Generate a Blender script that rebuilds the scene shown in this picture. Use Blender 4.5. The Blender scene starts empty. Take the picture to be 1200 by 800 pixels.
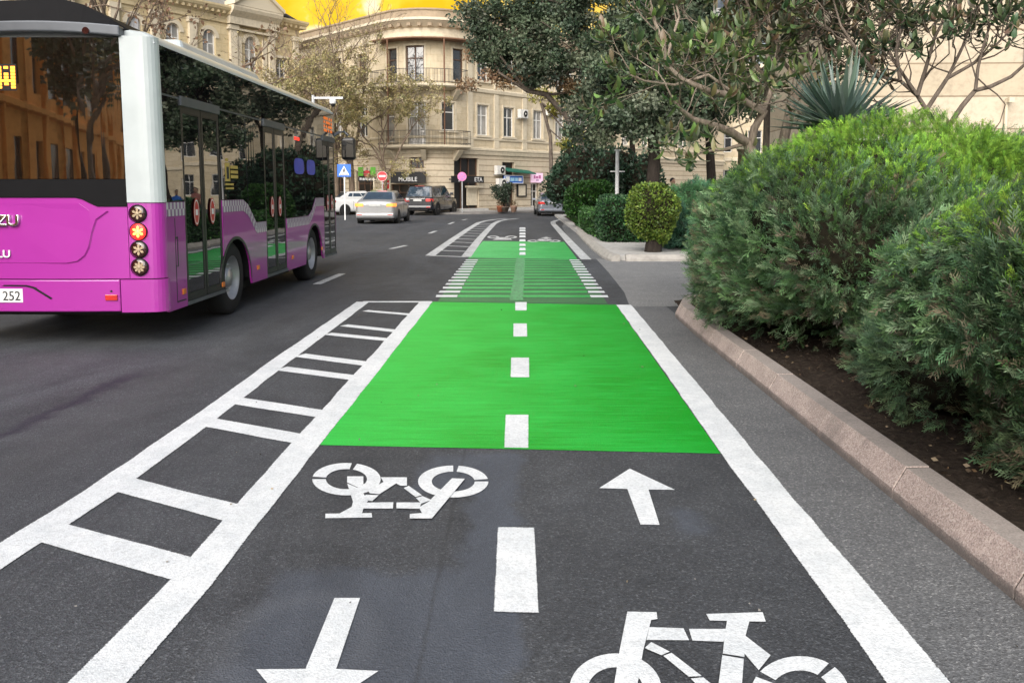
import bpy, bmesh, math, random
import numpy as np
from mathutils import Vector, Matrix, Euler
R = math.radians
random.seed(7)
sc = bpy.context.scene
COL = sc.collection

# ------------------------------------------------------------------ camera
F = 980.0
H = 1.6
CAMROT = Euler((R(85), 0, R(0.585)), 'XYZ')
PPY = 307.7
cd = bpy.data.cameras.new('camera'); cam = bpy.data.objects.new('camera', cd); COL.objects.link(cam)
cam.location = (0, 0, H); cam.rotation_euler = CAMROT
cd.sensor_width = 36; cd.lens = F/1200*36; cd.shift_y = (PPY-400)/1200
cd.clip_start = .05; cd.clip_end = 2000
sc.camera = cam
CM = CAMROT.to_matrix()

def ray(px, py):
    return CM @ Vector(((px-600)/F, -(py-PPY)/F, -1))
def G(px, py, z=0.0):
    d = ray(px, py); t = (z-H)/d.z
    return Vector((d.x*t, d.y*t, z))
def W(px, py, Y):
    d = ray(px, py); t = Y/d.y
    return Vector((d.x*t, Y, H+d.z*t))

# ------------------------------------------------------------------ materials
def nt(name):
    m = bpy.data.materials.new(name); m.use_nodes = True
    n = m.node_tree; b = n.nodes['Principled BSDF']
    return m, n, b
def N(n, t, **kw):
    x = n.nodes.new(t)
    for k, v in kw.items():
        if k in x.inputs: x.inputs[k].default_value = v
        else: setattr(x, k, v)
    return x
def ramp(n, fac, stops):
    r = n.nodes.new('ShaderNodeValToRGB')
    e = r.color_ramp.elements
    while len(e) < len(stops): e.new(.5)
    for q, (p, c) in zip(e, stops):
        q.position = p; q.color = (*c, 1) if len(c) == 3 else c
    n.links.new(fac, r.inputs[0]); return r
def mixc(n, fac, a, b, mode='MIX'):
    m = n.nodes.new('ShaderNodeMix'); m.data_type = 'RGBA'; m.blend_type = mode
    for i, v in ((0, fac), (6, a), (7, b)):
        if hasattr(v, 'links') or hasattr(v, 'is_linked'): n.links.new(v, m.inputs[i])
        elif i == 0: m.inputs[0].default_value = v
        else: m.inputs[i].default_value = (*v, 1)
    return m.outputs[2]
def mth(n, op, a, b=None, c=None, clamp=False):
    m = n.nodes.new('ShaderNodeMath'); m.operation = op; m.use_clamp = clamp
    for i, v in enumerate((a, b, c)):
        if v is None: continue
        if hasattr(v, 'is_linked'): n.links.new(v, m.inputs[i])
        else: m.inputs[i].default_value = v
    return m.outputs[0]
def tex(n, kind='Object'):
    t = n.nodes.new('ShaderNodeTexCoord'); return t.outputs[kind]
def noise(n, vec, scale, detail=4, rough=.55, dist=0):
    x = N(n, 'ShaderNodeTexNoise', Scale=scale, Detail=detail, Roughness=rough, Distortion=dist)
    if vec is not None: n.links.new(vec, x.inputs['Vector'])
    return x.outputs['Fac']
def bump(n, b, h, strength=.3, dist=.01):
    x = N(n, 'ShaderNodeBump', Strength=strength, Distance=dist)
    n.links.new(h, x.inputs['Height']); n.links.new(x.outputs[0], b.inputs['Normal'])
def mapv(n, vec, scale):
    x = n.nodes.new('ShaderNodeMapping'); x.inputs['Scale'].default_value = scale
    n.links.new(vec, x.inputs['Vector']); return x.outputs[0]

def plain(name, col, rough=.5, metal=0, spec=.5, var=.12, scale=6, coat=0, ior=None, bmp=0, emit=None, es=1):
    m, n, b = nt(name)
    v = tex(n)
    f = noise(n, v, scale, 5)
    c0 = tuple(max(0, c*(1-var)) for c in col); c1 = tuple(min(1, c*(1+var)) for c in col)
    r = ramp(n, f, [(.3, c0), (.7, c1)])
    n.links.new(r.outputs[0], b.inputs['Base Color'])
    b.inputs['Roughness'].default_value = rough; b.inputs['Metallic'].default_value = metal
    b.inputs['Specular IOR Level'].default_value = spec
    if ior: b.inputs['IOR'].default_value = ior
    b.inputs['Coat Weight'].default_value = coat; b.inputs['Coat Roughness'].default_value = .05
    if bmp: bump(n, b, noise(n, v, scale*8, 3), bmp, .005)
    if emit:
        b.inputs['Emission Color'].default_value = (*emit, 1); b.inputs['Emission Strength'].default_value = es
    return m

def softbox(n, x, y, x0, x1, y0, y1, s):
    a = mth(n, 'MULTIPLY', mth(n, 'SUBTRACT', x, x0), 1/s, clamp=True)
    b = mth(n, 'MULTIPLY', mth(n, 'SUBTRACT', x1, x), 1/s, clamp=True)
    c = mth(n, 'MULTIPLY', mth(n, 'SUBTRACT', y, y0), 1/s, clamp=True)
    d = mth(n, 'MULTIPLY', mth(n, 'SUBTRACT', y1, y), 1/s, clamp=True)
    return mth(n, 'MULTIPLY', mth(n, 'MULTIPLY', a, b), mth(n, 'MULTIPLY', c, d))

def asphalt(name, dark, light, wear=True):
    m, n, b = nt(name)
    v = tex(n)
    agg = n.nodes.new('ShaderNodeTexVoronoi'); agg.inputs['Scale'].default_value = 130
    n.links.new(v, agg.inputs['Vector'])
    sep = n.nodes.new('ShaderNodeSeparateColor'); n.links.new(agg.outputs['Color'], sep.inputs[0])
    big = noise(n, v, .35, 4, .6)
    mid = noise(n, v, 3.0, 6, .65)
    fine = noise(n, v, 60, 3, .7)
    base = ramp(n, mth(n, 'ADD', mth(n, 'MULTIPLY', big, .45), mth(n, 'MULTIPLY', mid, .55)), [(.33, dark), (.68, light)]).outputs[0]
    sp = ramp(n, sep.outputs[0], [(0, (.55,)*3), (.72, (1.0,)*3), (.88, (1.2,)*3), (1, (2.3, 2.25, 2.15))]).outputs[0]
    c = mixc(n, .75, base, sp, 'MULTIPLY')
    c = mixc(n, .7, c, ramp(n, fine, [(.3, (.55,)*3), (.7, (1.4,)*3)]).outputs[0], 'MULTIPLY')
    if wear:
        s = n.nodes.new('ShaderNodeSeparateXYZ'); n.links.new(v, s.inputs[0])
        x, y = s.outputs[0], s.outputs[1]
        wob = mth(n, 'MULTIPLY', mth(n, 'SUBTRACT', mid, .5), .35)
        xw = mth(n, 'ADD', x, wob); yw = mth(n, 'ADD', y, wob)
        # blacked-out older markings: bluish sealer
        blue = softbox(n, xw, yw, -.30, .02, 2.0, 5.0, .06)
        for q in ((-1.05, -.02, 2.0, 3.45, .10), (-.62, -.15, 4.25, 5.0, .12), (.72, .93, 3.75, 4.15, .09), (-.9, -.55, 2.3, 3.4, .2)):
            blue = mth(n, 'MAXIMUM', blue, softbox(n, xw, yw, *q))
        blue = mth(n, 'MULTIPLY', blue, mth(n, 'MULTIPLY_ADD', fine, .5, .35))
        c = mixc(n, blue, c, (.078, .091, .118))
        # a ring-shaped ghost of an erased symbol
        dx = mth(n, 'SUBTRACT', x, -.80); dy = mth(n, 'SUBTRACT', y, 2.85)
        rr = mth(n, 'SQRT', mth(n, 'ADD', mth(n, 'MULTIPLY', dx, dx), mth(n, 'MULTIPLY', mth(n, 'MULTIPLY', dy, dy), .7)))
        ring = mth(n, 'SUBTRACT', 1, mth(n, 'MULTIPLY', mth(n, 'ABSOLUTE', mth(n, 'SUBTRACT', rr, .25)), 11), clamp=True)
        c = mixc(n, mth(n, 'MULTIPLY', ring, .30), c, (.13, .14, .16))
        # old seams in the surfacing, pale scuffs and tar spots
        for xs, ws in ((-.34, 70), (-2.05, 60)):
            sm = mth(n, 'SUBTRACT', 1, mth(n, 'MULTIPLY', mth(n, 'ABSOLUTE', mth(n, 'SUBTRACT', mth(n, 'ADD', x, mth(n, 'MULTIPLY', wob, .12)), xs)), ws), clamp=True)
            c = mixc(n, mth(n, 'MULTIPLY', sm, .45), c, (.030, .031, .034))
        wv = noise(n, mapv(n, v, (1, .25, 1)), .8, 5, .7, 1.2)
        c = mixc(n, .8, c, ramp(n, wv, [(.34, (.72,)*3), (.5, (1,)*3), (.66, (1.32,)*3)]).outputs[0], 'MULTIPLY')
        ch = noise(n, mapv(n, v, (1.6, .8, 1)), 9, 8, .85)
        c = mixc(n, mth(n, 'MULTIPLY', ramp(n, ch, [(.69, (0,)*3), (.74, (1,)*3)]).outputs[0], .55), c, (.26, .26, .25))
        c = mixc(n, mth(n, 'MULTIPLY', ramp(n, ch, [(.28, (1,)*3), (.32, (0,)*3)]).outputs[0], .55), c, (.016, .016, .017))
        # tyre polished tracks in the traffic lanes
        for xc in (-2.95, -4.4, -5.9, -7.4):
            t = mth(n, 'SUBTRACT', 1, mth(n, 'MULTIPLY', mth(n, 'ABSOLUTE', mth(n, 'SUBTRACT', xw, xc)), 1.9), clamp=True)
            c = mixc(n, mth(n, 'MULTIPLY', t, .28), c, (.085, .086, .09))
        # a dark skid streak
        u = mth(n, 'ADD', mth(n, 'SUBTRACT', xw, mth(n, 'MULTIPLY', y, .02)), 3.50)
        sk = mth(n, 'SUBTRACT', 1.25, mth(n, 'MULTIPLY', mth(n, 'ABSOLUTE', u), 13), clamp=True)
        sk = mth(n, 'MULTIPLY', sk, softbox(n, x, y, -6, -2.5, 3.5, 7.4, .5))
        c = mixc(n, mth(n, 'MULTIPLY', sk, .75), c, (.020, .017, .032))
    n.links.new(c, b.inputs['Base Color'])
    b.inputs['Roughness'].default_value = .72; b.inputs['Specular IOR Level'].default_value = .4
    bump(n, b, mth(n, 'ADD', agg.outputs['Distance'], fine), .55, .006)
    return m

def paint(name, col, col2, wear=.5, streak=False, rough=.6, thresh=.30):
    m, n, b = nt(name)
    v = tex(n)
    fine = noise(n, v, 70, 4, .7); mid = noise(n, v, 7, 6, .7)
    big = noise(n, v, 1.1, 3, .6)
    if streak:
        sp_ = n.nodes.new('ShaderNodeSeparateXYZ'); n.links.new(v, sp_.inputs[0])
        side = mth(n, 'MULTIPLY', mth(n, 'MULTIPLY', sp_.outputs[0], -.10), 1)
        st = noise(n, mapv(n, v, (1.3, 16, 1)), 1.6, 6, .7, .4)
        f = mth(n, 'ADD', mth(n, 'ADD', mth(n, 'MULTIPLY', st, .65), mth(n, 'MULTIPLY', big, .35)), side)
        c = ramp(n, f, [(.36, col), (.50, tuple((a+b_)/2 for a, b_ in zip(col, col2))), (.66, col2)]).outputs[0]
        c = mixc(n, .45, c, ramp(n, fine, [(.3, (.7,)*3), (.7, (1.25,)*3)]).outputs[0], 'MULTIPLY')
    else:
        c = ramp(n, mth(n, 'ADD', mth(n, 'MULTIPLY', mid, .6), mth(n, 'MULTIPLY', big, .4)), [(.33, col2), (.60, col)]).outputs[0]
        c = mixc(n, .7, c, ramp(n, fine, [(.28, (.58,)*3), (.56, (1,)*3)]).outputs[0], 'MULTIPLY')
    chip = mth(n, 'ADD', mth(n, 'MULTIPLY', noise(n, v, 34, 6, .8), .7), mth(n, 'MULTIPLY', mid, .3))
    sx = n.nodes.new('ShaderNodeSeparateXYZ'); n.links.new(tex(n, 'UV'), sx.inputs[0])
    k = ramp(n, chip, [(thresh, (1,)*3), (thresh+.07, (0,)*3)]).outputs[0]
    c = mixc(n, mth(n, 'MULTIPLY', k, wear), c, (.07, .07, .07))
    n.links.new(c, b.inputs['Base Color'])
    b.inputs['Roughness'].default_value = rough
    agg = n.nodes.new('ShaderNodeTexVoronoi'); agg.inputs['Scale'].default_value = 130
    n.links.new(v, agg.inputs['Vector'])
    bump(n, b, mth(n, 'ADD', agg.outputs['Distance'], fine), .35, .005)
    # sprayed edges: the margin (UV x from 0 to 1) breaks up into specks
    gr = noise(n, v, 150, 4, .8)
    al = mth(n, 'GREATER_THAN', mth(n, 'ADD', gr, mth(n, 'MULTIPLY', mid, .35)), mth(n, 'MULTIPLY_ADD', sx.outputs[0], .75, .30))
    al = mth(n, 'MAXIMUM', al, mth(n, 'LESS_THAN', sx.outputs[0], .01))
    n.links.new(al, b.inputs['Alpha'])
    return m

def stone(name, col, brick=None, var=.17, bw=1.0, bh=.5, mort=.02, dark=.45, streaks=True):
    """stone wall; UV in metres"""
    m, n, b = nt(name)
    v = tex(n, 'UV')
    big = noise(n, v, .5, 5, .65); mid = noise(n, v, 4, 6, .7)
    f = mth(n, 'ADD', mth(n, 'MULTIPLY', big, .5), mth(n, 'MULTIPLY', mid, .5))
    c = ramp(n, f, [(.32, tuple(x*(1-var)*.9 for x in col)), (.5, col), (.7, tuple(min(1, x*(1+var*.6)) for x in col))]).outputs[0]
    h = mid
    if brick:
        bt = n.nodes.new('ShaderNodeTexBrick')
        n.links.new(v, bt.inputs['Vector'])
        bt.inputs['Scale'].default_value = 1; bt.inputs['Brick Width'].default_value = bw; bt.inputs['Row Height'].default_value = bh
        bt.inputs['Mortar Size'].default_value = mort; bt.inputs['Mortar Smooth'].default_value = .2
        bt.inputs['Color1'].default_value = (1, 1, 1, 1); bt.inputs['Color2'].default_value = (.86, .84, .80, 1)
        bt.inputs['Mortar'].default_value = (dark, dark*.92, dark*.82, 1)
        c = mixc(n, 1, c, bt.outputs['Color'], 'MULTIPLY')
        h = mth(n, 'SUBTRACT', mth(n, 'MULTIPLY', mid, .3), bt.outputs['Fac'])
    if streaks:
        s = noise(n, mapv(n, v, (3.2, .22, 1)), 1.5, 5, .7)
        c = mixc(n, mth(n, 'MULTIPLY', ramp(n, s, [(.52, (0,)*3), (.78, (1,)*3)]).outputs[0], .28), c, tuple(x*.42 for x in col))
    n.links.new(c, b.inputs['Base Color'])
    b.inputs['Roughness'].default_value = .88; b.inputs['Specular IOR Level'].default_value = .25
    bump(n, b, h, .5, .02)
    return m

def foliage(name, trans=.25, rough=.55, spec=.35):
    m, n, b = nt(name)
    a = n.nodes.new('ShaderNodeAttribute'); a.attribute_name = 'col'
    n.links.new(a.outputs['Color'], b.inputs['Base Color'])
    b.inputs['Roughness'].default_value = rough; b.inputs['Specular IOR Level'].default_value = spec
    t = n.nodes.new('ShaderNodeBsdfTranslucent'); n.links.new(a.outputs['Color'], t.inputs['Color'])
    mx = n.nodes.new('ShaderNodeMixShader'); mx.inputs[0].default_value = trans
    n.links.new(b.outputs[0], mx.inputs[1]); n.links.new(t.outputs[0], mx.inputs[2])
    n.links.new(mx.outputs[0], n.nodes['Material Output'].inputs['Surface'])
    return m

def bark(name, c0, c1, sc_=9):
    m, n, b = nt(name)
    v = tex(n)
    f = noise(n, mapv(n, v, (1, 1, .3)), sc_, 6, .7, .6)
    n.links.new(ramp(n, f, [(.32, c0), (.68, c1)]).outputs[0], b.inputs['Base Color'])
    b.inputs['Roughness'].default_value = .9; b.inputs['Specular IOR Level'].default_value = .2
    bump(n, b, f, .9, .03)
    return m

def pane_mat(name, col, ior=1.9, rough=.03):
    m, n, b = nt(name)
    v = tex(n)
    f = noise(n, v, .9, 3)
    n.links.new(ramp(n, f, [(.35, tuple(c*.7 for c in col)), (.65, tuple(c*1.2 for c in col))]).outputs[0], b.inputs['Base Color'])
    b.inputs['Roughness'].default_value = rough; b.inputs['IOR'].default_value = ior
    bump(n, b, noise(n, v, 1.3, 2), .06, .02)
    return m

M = {}
M['road'] = asphalt('road asphalt', (.043, .047, .055), (.080, .086, .096))
M['strip'] = asphalt('worn pale asphalt', (.115, .121, .130), (.170, .175, .182), wear=False)
M['drive'] = asphalt('driveway asphalt', (.18, .185, .19), (.26, .262, .264), wear=False)
M['white'] = paint('white road paint', (.79, .82, .84), (.60, .64, .67), .7)
M['worn_white'] = paint('worn white road paint', (.62, .64, .65), (.38, .40, .41), .9, thresh=.40)
M['green'] = paint('green lane paint', (.001, .30, .012), (.018, .52, .066), .3, True, .5, .22)
M['worn_green'] = paint('worn green lane paint', (.025, .34, .065), (.10, .52, .16), .85, True, .6, .40)
M['old_green'] = paint('faded green undercoat', (.035, .135, .05), (.065, .22, .085), .7, True, .65, .42)
M['track'] = paint('pale worn track', (.16, .44, .21), (.08, .34, .13), .8, True, .6, .44)
M['granite'] = None

def granite():
    m, n, b = nt('pink granite kerb')
    v = tex(n)
    g = n.nodes.new('ShaderNodeTexVoronoi'); g.inputs['Scale'].default_value = 160; n.links.new(v, g.inputs['Vector'])
    s = n.nodes.new('ShaderNodeSeparateColor'); n.links.new(g.outputs['Color'], s.inputs[0])
    c = ramp(n, s.outputs[0], [(0, (.27, .215, .20)), (.4, (.42, .335, .305)), (.75, (.50, .41, .375)), (1, (.58, .50, .46))]).outputs[0]
    big = noise(n, v, 2.2, 5, .7)
    c = mixc(n, .8, c, ramp(n, big, [(.3, (.68,)*3), (.7, (1.15,)*3)]).outputs[0], 'MULTIPLY')
    # dust on the tops (grey)
    geo = n.nodes.new('ShaderNodeNewGeometry'); sx = n.nodes.new('ShaderNodeSeparateXYZ'); n.links.new(geo.outputs['True Normal'], sx.inputs[0])
    up = ramp(n, sx.outputs[2], [(.8, (0,)*3), (.97, (1,)*3)]).outputs[0]
    c = mixc(n, mth(n, 'MULTIPLY', up, .6), c, (.25, .24, .225))
    sz = n.nodes.new('ShaderNodeSeparateXYZ'); n.links.new(v, sz.inputs[0])
    low = ramp(n, mth(n, 'ADD', sz.outputs[2], mth(n, 'MULTIPLY', mth(n, 'SUBTRACT', noise(n, v, 6, 5, .7), .5), .10)), [(.02, (1,)*3), (.07, (0,)*3)]).outputs[0]
    c = mixc(n, mth(n, 'MULTIPLY', low, .75), c, (.11, .105, .10))
    c = mixc(n, mth(n, 'MULTIPLY', ramp(n, noise(n, v, 1.4, 6, .75), [(.55, (0,)*3), (.66, (1,)*3)]).outputs[0], .45), c, (.15, .135, .125))
    n.links.new(c, b.inputs['Base Color']); b.inputs['Roughness'].default_value = .8
    bump(n, b, mth(n, 'ADD', g.outputs['Distance'], noise(n, v, 30, 5, .7)), .28, .005)
    return m
M['granite'] = granite()
M['concrete'] = plain('pale concrete', (.42, .41, .39), .85, var=.18, bmp=.3)
M['paving'] = plain('grey paving', (.22, .21, .20), .85, var=.2, scale=2, bmp=.3)
M['ground'] = plain('city ground', (.10, .10, .098), .9, var=.25, scale=.4)

def soil():
    m, n, b = nt('dark bed soil')
    v = tex(n)
    f = noise(n, v, 22, 8, .75); g = noise(n, v, 3, 4)
    c = ramp(n, f, [(.3, (.020, .015, .012)), (.55, (.060, .045, .035)), (.75, (.14, .11, .085))]).outputs[0]
    c = mixc(n, .6, c, ramp(n, g, [(.3, (.6,)*3), (.7, (1.3,)*3)]).outputs[0], 'MULTIPLY')
    n.links.new(c, b.inputs['Base Color']); b.inputs['Roughness'].default_value = .95; b.inputs['Specular IOR Level'].default_value = .15
    bump(n, b, f, 1, .04)
    return m
M['soil'] = soil()
M['leaf'] = foliage('tree foliage', .22, .5, .4)
M['juniper'] = foliage('juniper foliage', .15, .65, .25)
M['gloss_leaf'] = foliage('large glossy leaves', .2, .38, .5)
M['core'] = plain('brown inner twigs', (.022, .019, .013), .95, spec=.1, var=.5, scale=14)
M['twig'] = bark('shrub wood', (.05, .035, .026), (.15, .11, .085), 14)
M['bark_dark'] = bark('dark bark', (.018, .014, .012), (.05, .04, .033))
M['bark_grey'] = bark('grey brown bark', (.07, .055, .045), (.19, .155, .125))
M['bark_pale'] = bark('pale bark', (.14, .11, .085), (.36, .30, .24), 12)
M['bark_tan'] = bark('winter twig bark', (.10, .072, .05), (.24, .185, .14))

M['stone'] = stone('cream limestone', (.57, .49, .355), True, bw=.9, bh=.42, mort=.008, dark=.78)
M['rust'] = stone('rusticated limestone', (.56, .485, .37), True, bw=40, bh=.41, mort=.03, dark=.5)
M['trim'] = stone('limestone trim', (.58, .51, .385), False)
M['trim_dark'] = stone('weathered cornice stone', (.30, .235, .165), False, .3)
M['gold_stone'] = stone('golden limestone', (.58, .48, .30), True, bw=1.1, bh=.55, mort=.010, dark=.70)
M['pale_stone'] = stone('pale cream slabs', (.50, .44, .34), True, bw=60, bh=1.17, mort=.03, dark=.5, streaks=False)
M['ochre'] = stone('ochre render', (.80, .33, .07), False, .3)
M['soffit'] = plain('brown wooden soffit', (.16, .08, .045), .8)
M['pane'] = pane_mat('window glass', (.035, .040, .045))
M['curtain'] = pane_mat('curtained window glass', (.30, .29, .27), 1.6)
M['frame_white'] = plain('white window frame', (.70, .69, .66), .5)
M['frame_dark'] = plain('brown door frame', (.10, .055, .035), .6)
M['iron'] = plain('dark iron', (.03, .03, .032), .55)
M['roof_metal'] = plain('grey roof metal', (.30, .30, .31), .5, var=.2)
M['black'] = plain('matt black', (.012, .012, .013), .6)
M['shop_dark'] = plain('dark shop interior', (.02, .018, .017), .3)
M['ac'] = plain('white ac casing', (.62, .61, .58), .5)
M['steel'] = plain('galvanised steel', (.45, .46, .47), .45, metal=.3)
M['white_gloss'] = plain('white enamel', (.80, .80, .80), .35, var=.04)
M['blue'] = plain('sign blue', (.02, .13, .55), .4, var=.05)
M['red'] = plain('sign red', (.62, .02, .03), .4, var=.05)
M['pink_sign'] = plain('sign pink', (.55, .16, .36), .45, var=.08)
M['violet_sign'] = plain('sign violet', (.36, .16, .42), .45, var=.08)
M['sign_green'] = plain('sign green', (.13, .48, .03), .5, var=.1)
M['awning'] = plain('green awning', (.01, .12, .08), .8)
M['terracotta'] = plain('terracotta', (.33, .13, .07), .8)
M['pinkpanel'] = plain('lit pink panel', (.75, .55, .68), .5, emit=(.9, .55, .75), es=.25)
M['cream'] = plain('cream panel', (.62, .55, .42), .6)

M['purple'] = plain('magenta bus paint', (.375, .030, .315), .30, var=.03, scale=2, coat=.6)
M['bus_white'] = plain('white bus paint', (.43, .475, .485), .38, var=.07, scale=3, coat=.2)
M['bus_glass'] = pane_mat('tinted bus glass', (.006, .006, .007), 2.35, .015)
M['rear_glass'] = pane_mat('tinted rear bus glass', (.014, .009, .006), 4.6, .02)
M['bus_black'] = plain('black bus trim', (.010, .010, .011), .35, var=.1)
M['bus_grey'] = plain('grey bus rail', (.10, .11, .125), .4, var=.08, metal=.3)
M['rubber'] = plain('tyre rubber', (.013, .013, .013), .85, bmp=.3)
M['alloy'] = plain('wheel metal', (.45, .45, .46), .4, metal=.7)
M['chrome'] = plain('chrome', (.75, .75, .76), .15, metal=1)
M['lamp_dark'] = plain('dark lamp glass', (.035, .010, .008), .1, coat=1)
M['lamp_star'] = plain('lamp reflector', (.44, .34, .22), .3)
M['lamp_red'] = plain('lit red lamp', (.8, .02, .02), .3, emit=(1, .02, .015), es=1.5)
M['lamp_yellow'] = plain('lit lamp star', (1, .6, .1), .3, emit=(1, .55, .07), es=2.5)
M['led'] = plain('orange led', (1, .3, .02), .4, emit=(1, .33, .03), es=2.2)
M['led_dim'] = plain('dim orange led', (.5, .12, .02), .4, emit=(1, .2, .02), es=.35)
M['led_red'] = plain('red led', (1, .05, .02), .4, emit=(1, .03, .02), es=1.0)
M['tail_red'] = plain('red tail lamp', (.55, .03, .025), .2, coat=1)
M['tail_lit'] = plain('lit tail lamp', (.85, .25, .05), .2, emit=(1, .25, .05), es=1.0)
M['amber'] = plain('amber marker', (.75, .20, .02), .3, coat=.5)
M['sticker_blue'] = plain('blue sticker', (.01, .04, .55), .3, var=.2)
M['sticker_yellow'] = plain('yellow sticker', (.55, .38, .08), .4)
M['sticker_red'] = plain('red sticker', (.55, .02, .02), .35)
M['silver'] = plain('silver car paint', (.31, .315, .32), .3, var=.04, metal=.4, coat=.7)
M['car_black'] = plain('black car paint', (.012, .013, .017), .2, var=.1, coat=1)
M['car_white'] = plain('white car paint', (.74, .75, .75), .3, var=.03, coat=.6)
M['car_grey'] = plain('grey blue car paint', (.20, .22, .26), .3, var=.05, metal=.4, coat=.8)
M['car_glass'] = pane_mat('car glass', (.03, .05, .075), 1.8, .03)
M['under'] = plain('car underside', (.008, .008, .008), .9)

def checker_mat():
    m, n, b = nt('checker stripe')
    c = n.nodes.new('ShaderNodeTexChecker'); n.links.new(tex(n, 'UV'), c.inputs['Vector'])
    c.inputs['Color1'].default_value = (.62, .58, .62, 1); c.inputs['Color2'].default_value = (.27, .13, .29, 1)
    c.inputs['Scale'].default_value = 1
    n.links.new(c.outputs['Color'], b.inputs['Base Color']); b.inputs['Roughness'].default_value = .3
    b.inputs['Coat Weight'].default_value = .5
    return m
M['checker'] = checker_mat()

# ------------------------------------------------------------------ objects
def tag(o, label=None, cat=None, group=None, kind=None):
    if label: o['label'] = label
    if cat: o['category'] = cat
    if group: o['group'] = group
    if kind: o['kind'] = kind
    return o
def thing(name, loc, label, cat, group=None, rz=0):
    o = bpy.data.objects.new(name, None); COL.objects.link(o)
    o.location = loc; o.rotation_euler.z = rz; o.empty_display_size = .2
    return tag(o, label, cat, group)
def root_loc(o):
    v = Vector((0, 0, 0))
    while o is not None:
        v += o.location; o = o.parent
    return v
def copy_tree(o, parent=None):
    c = o.copy(); COL.objects.link(c); c.parent = parent
    for ch in list(o.children): copy_tree(ch, c)
    return c

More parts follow.
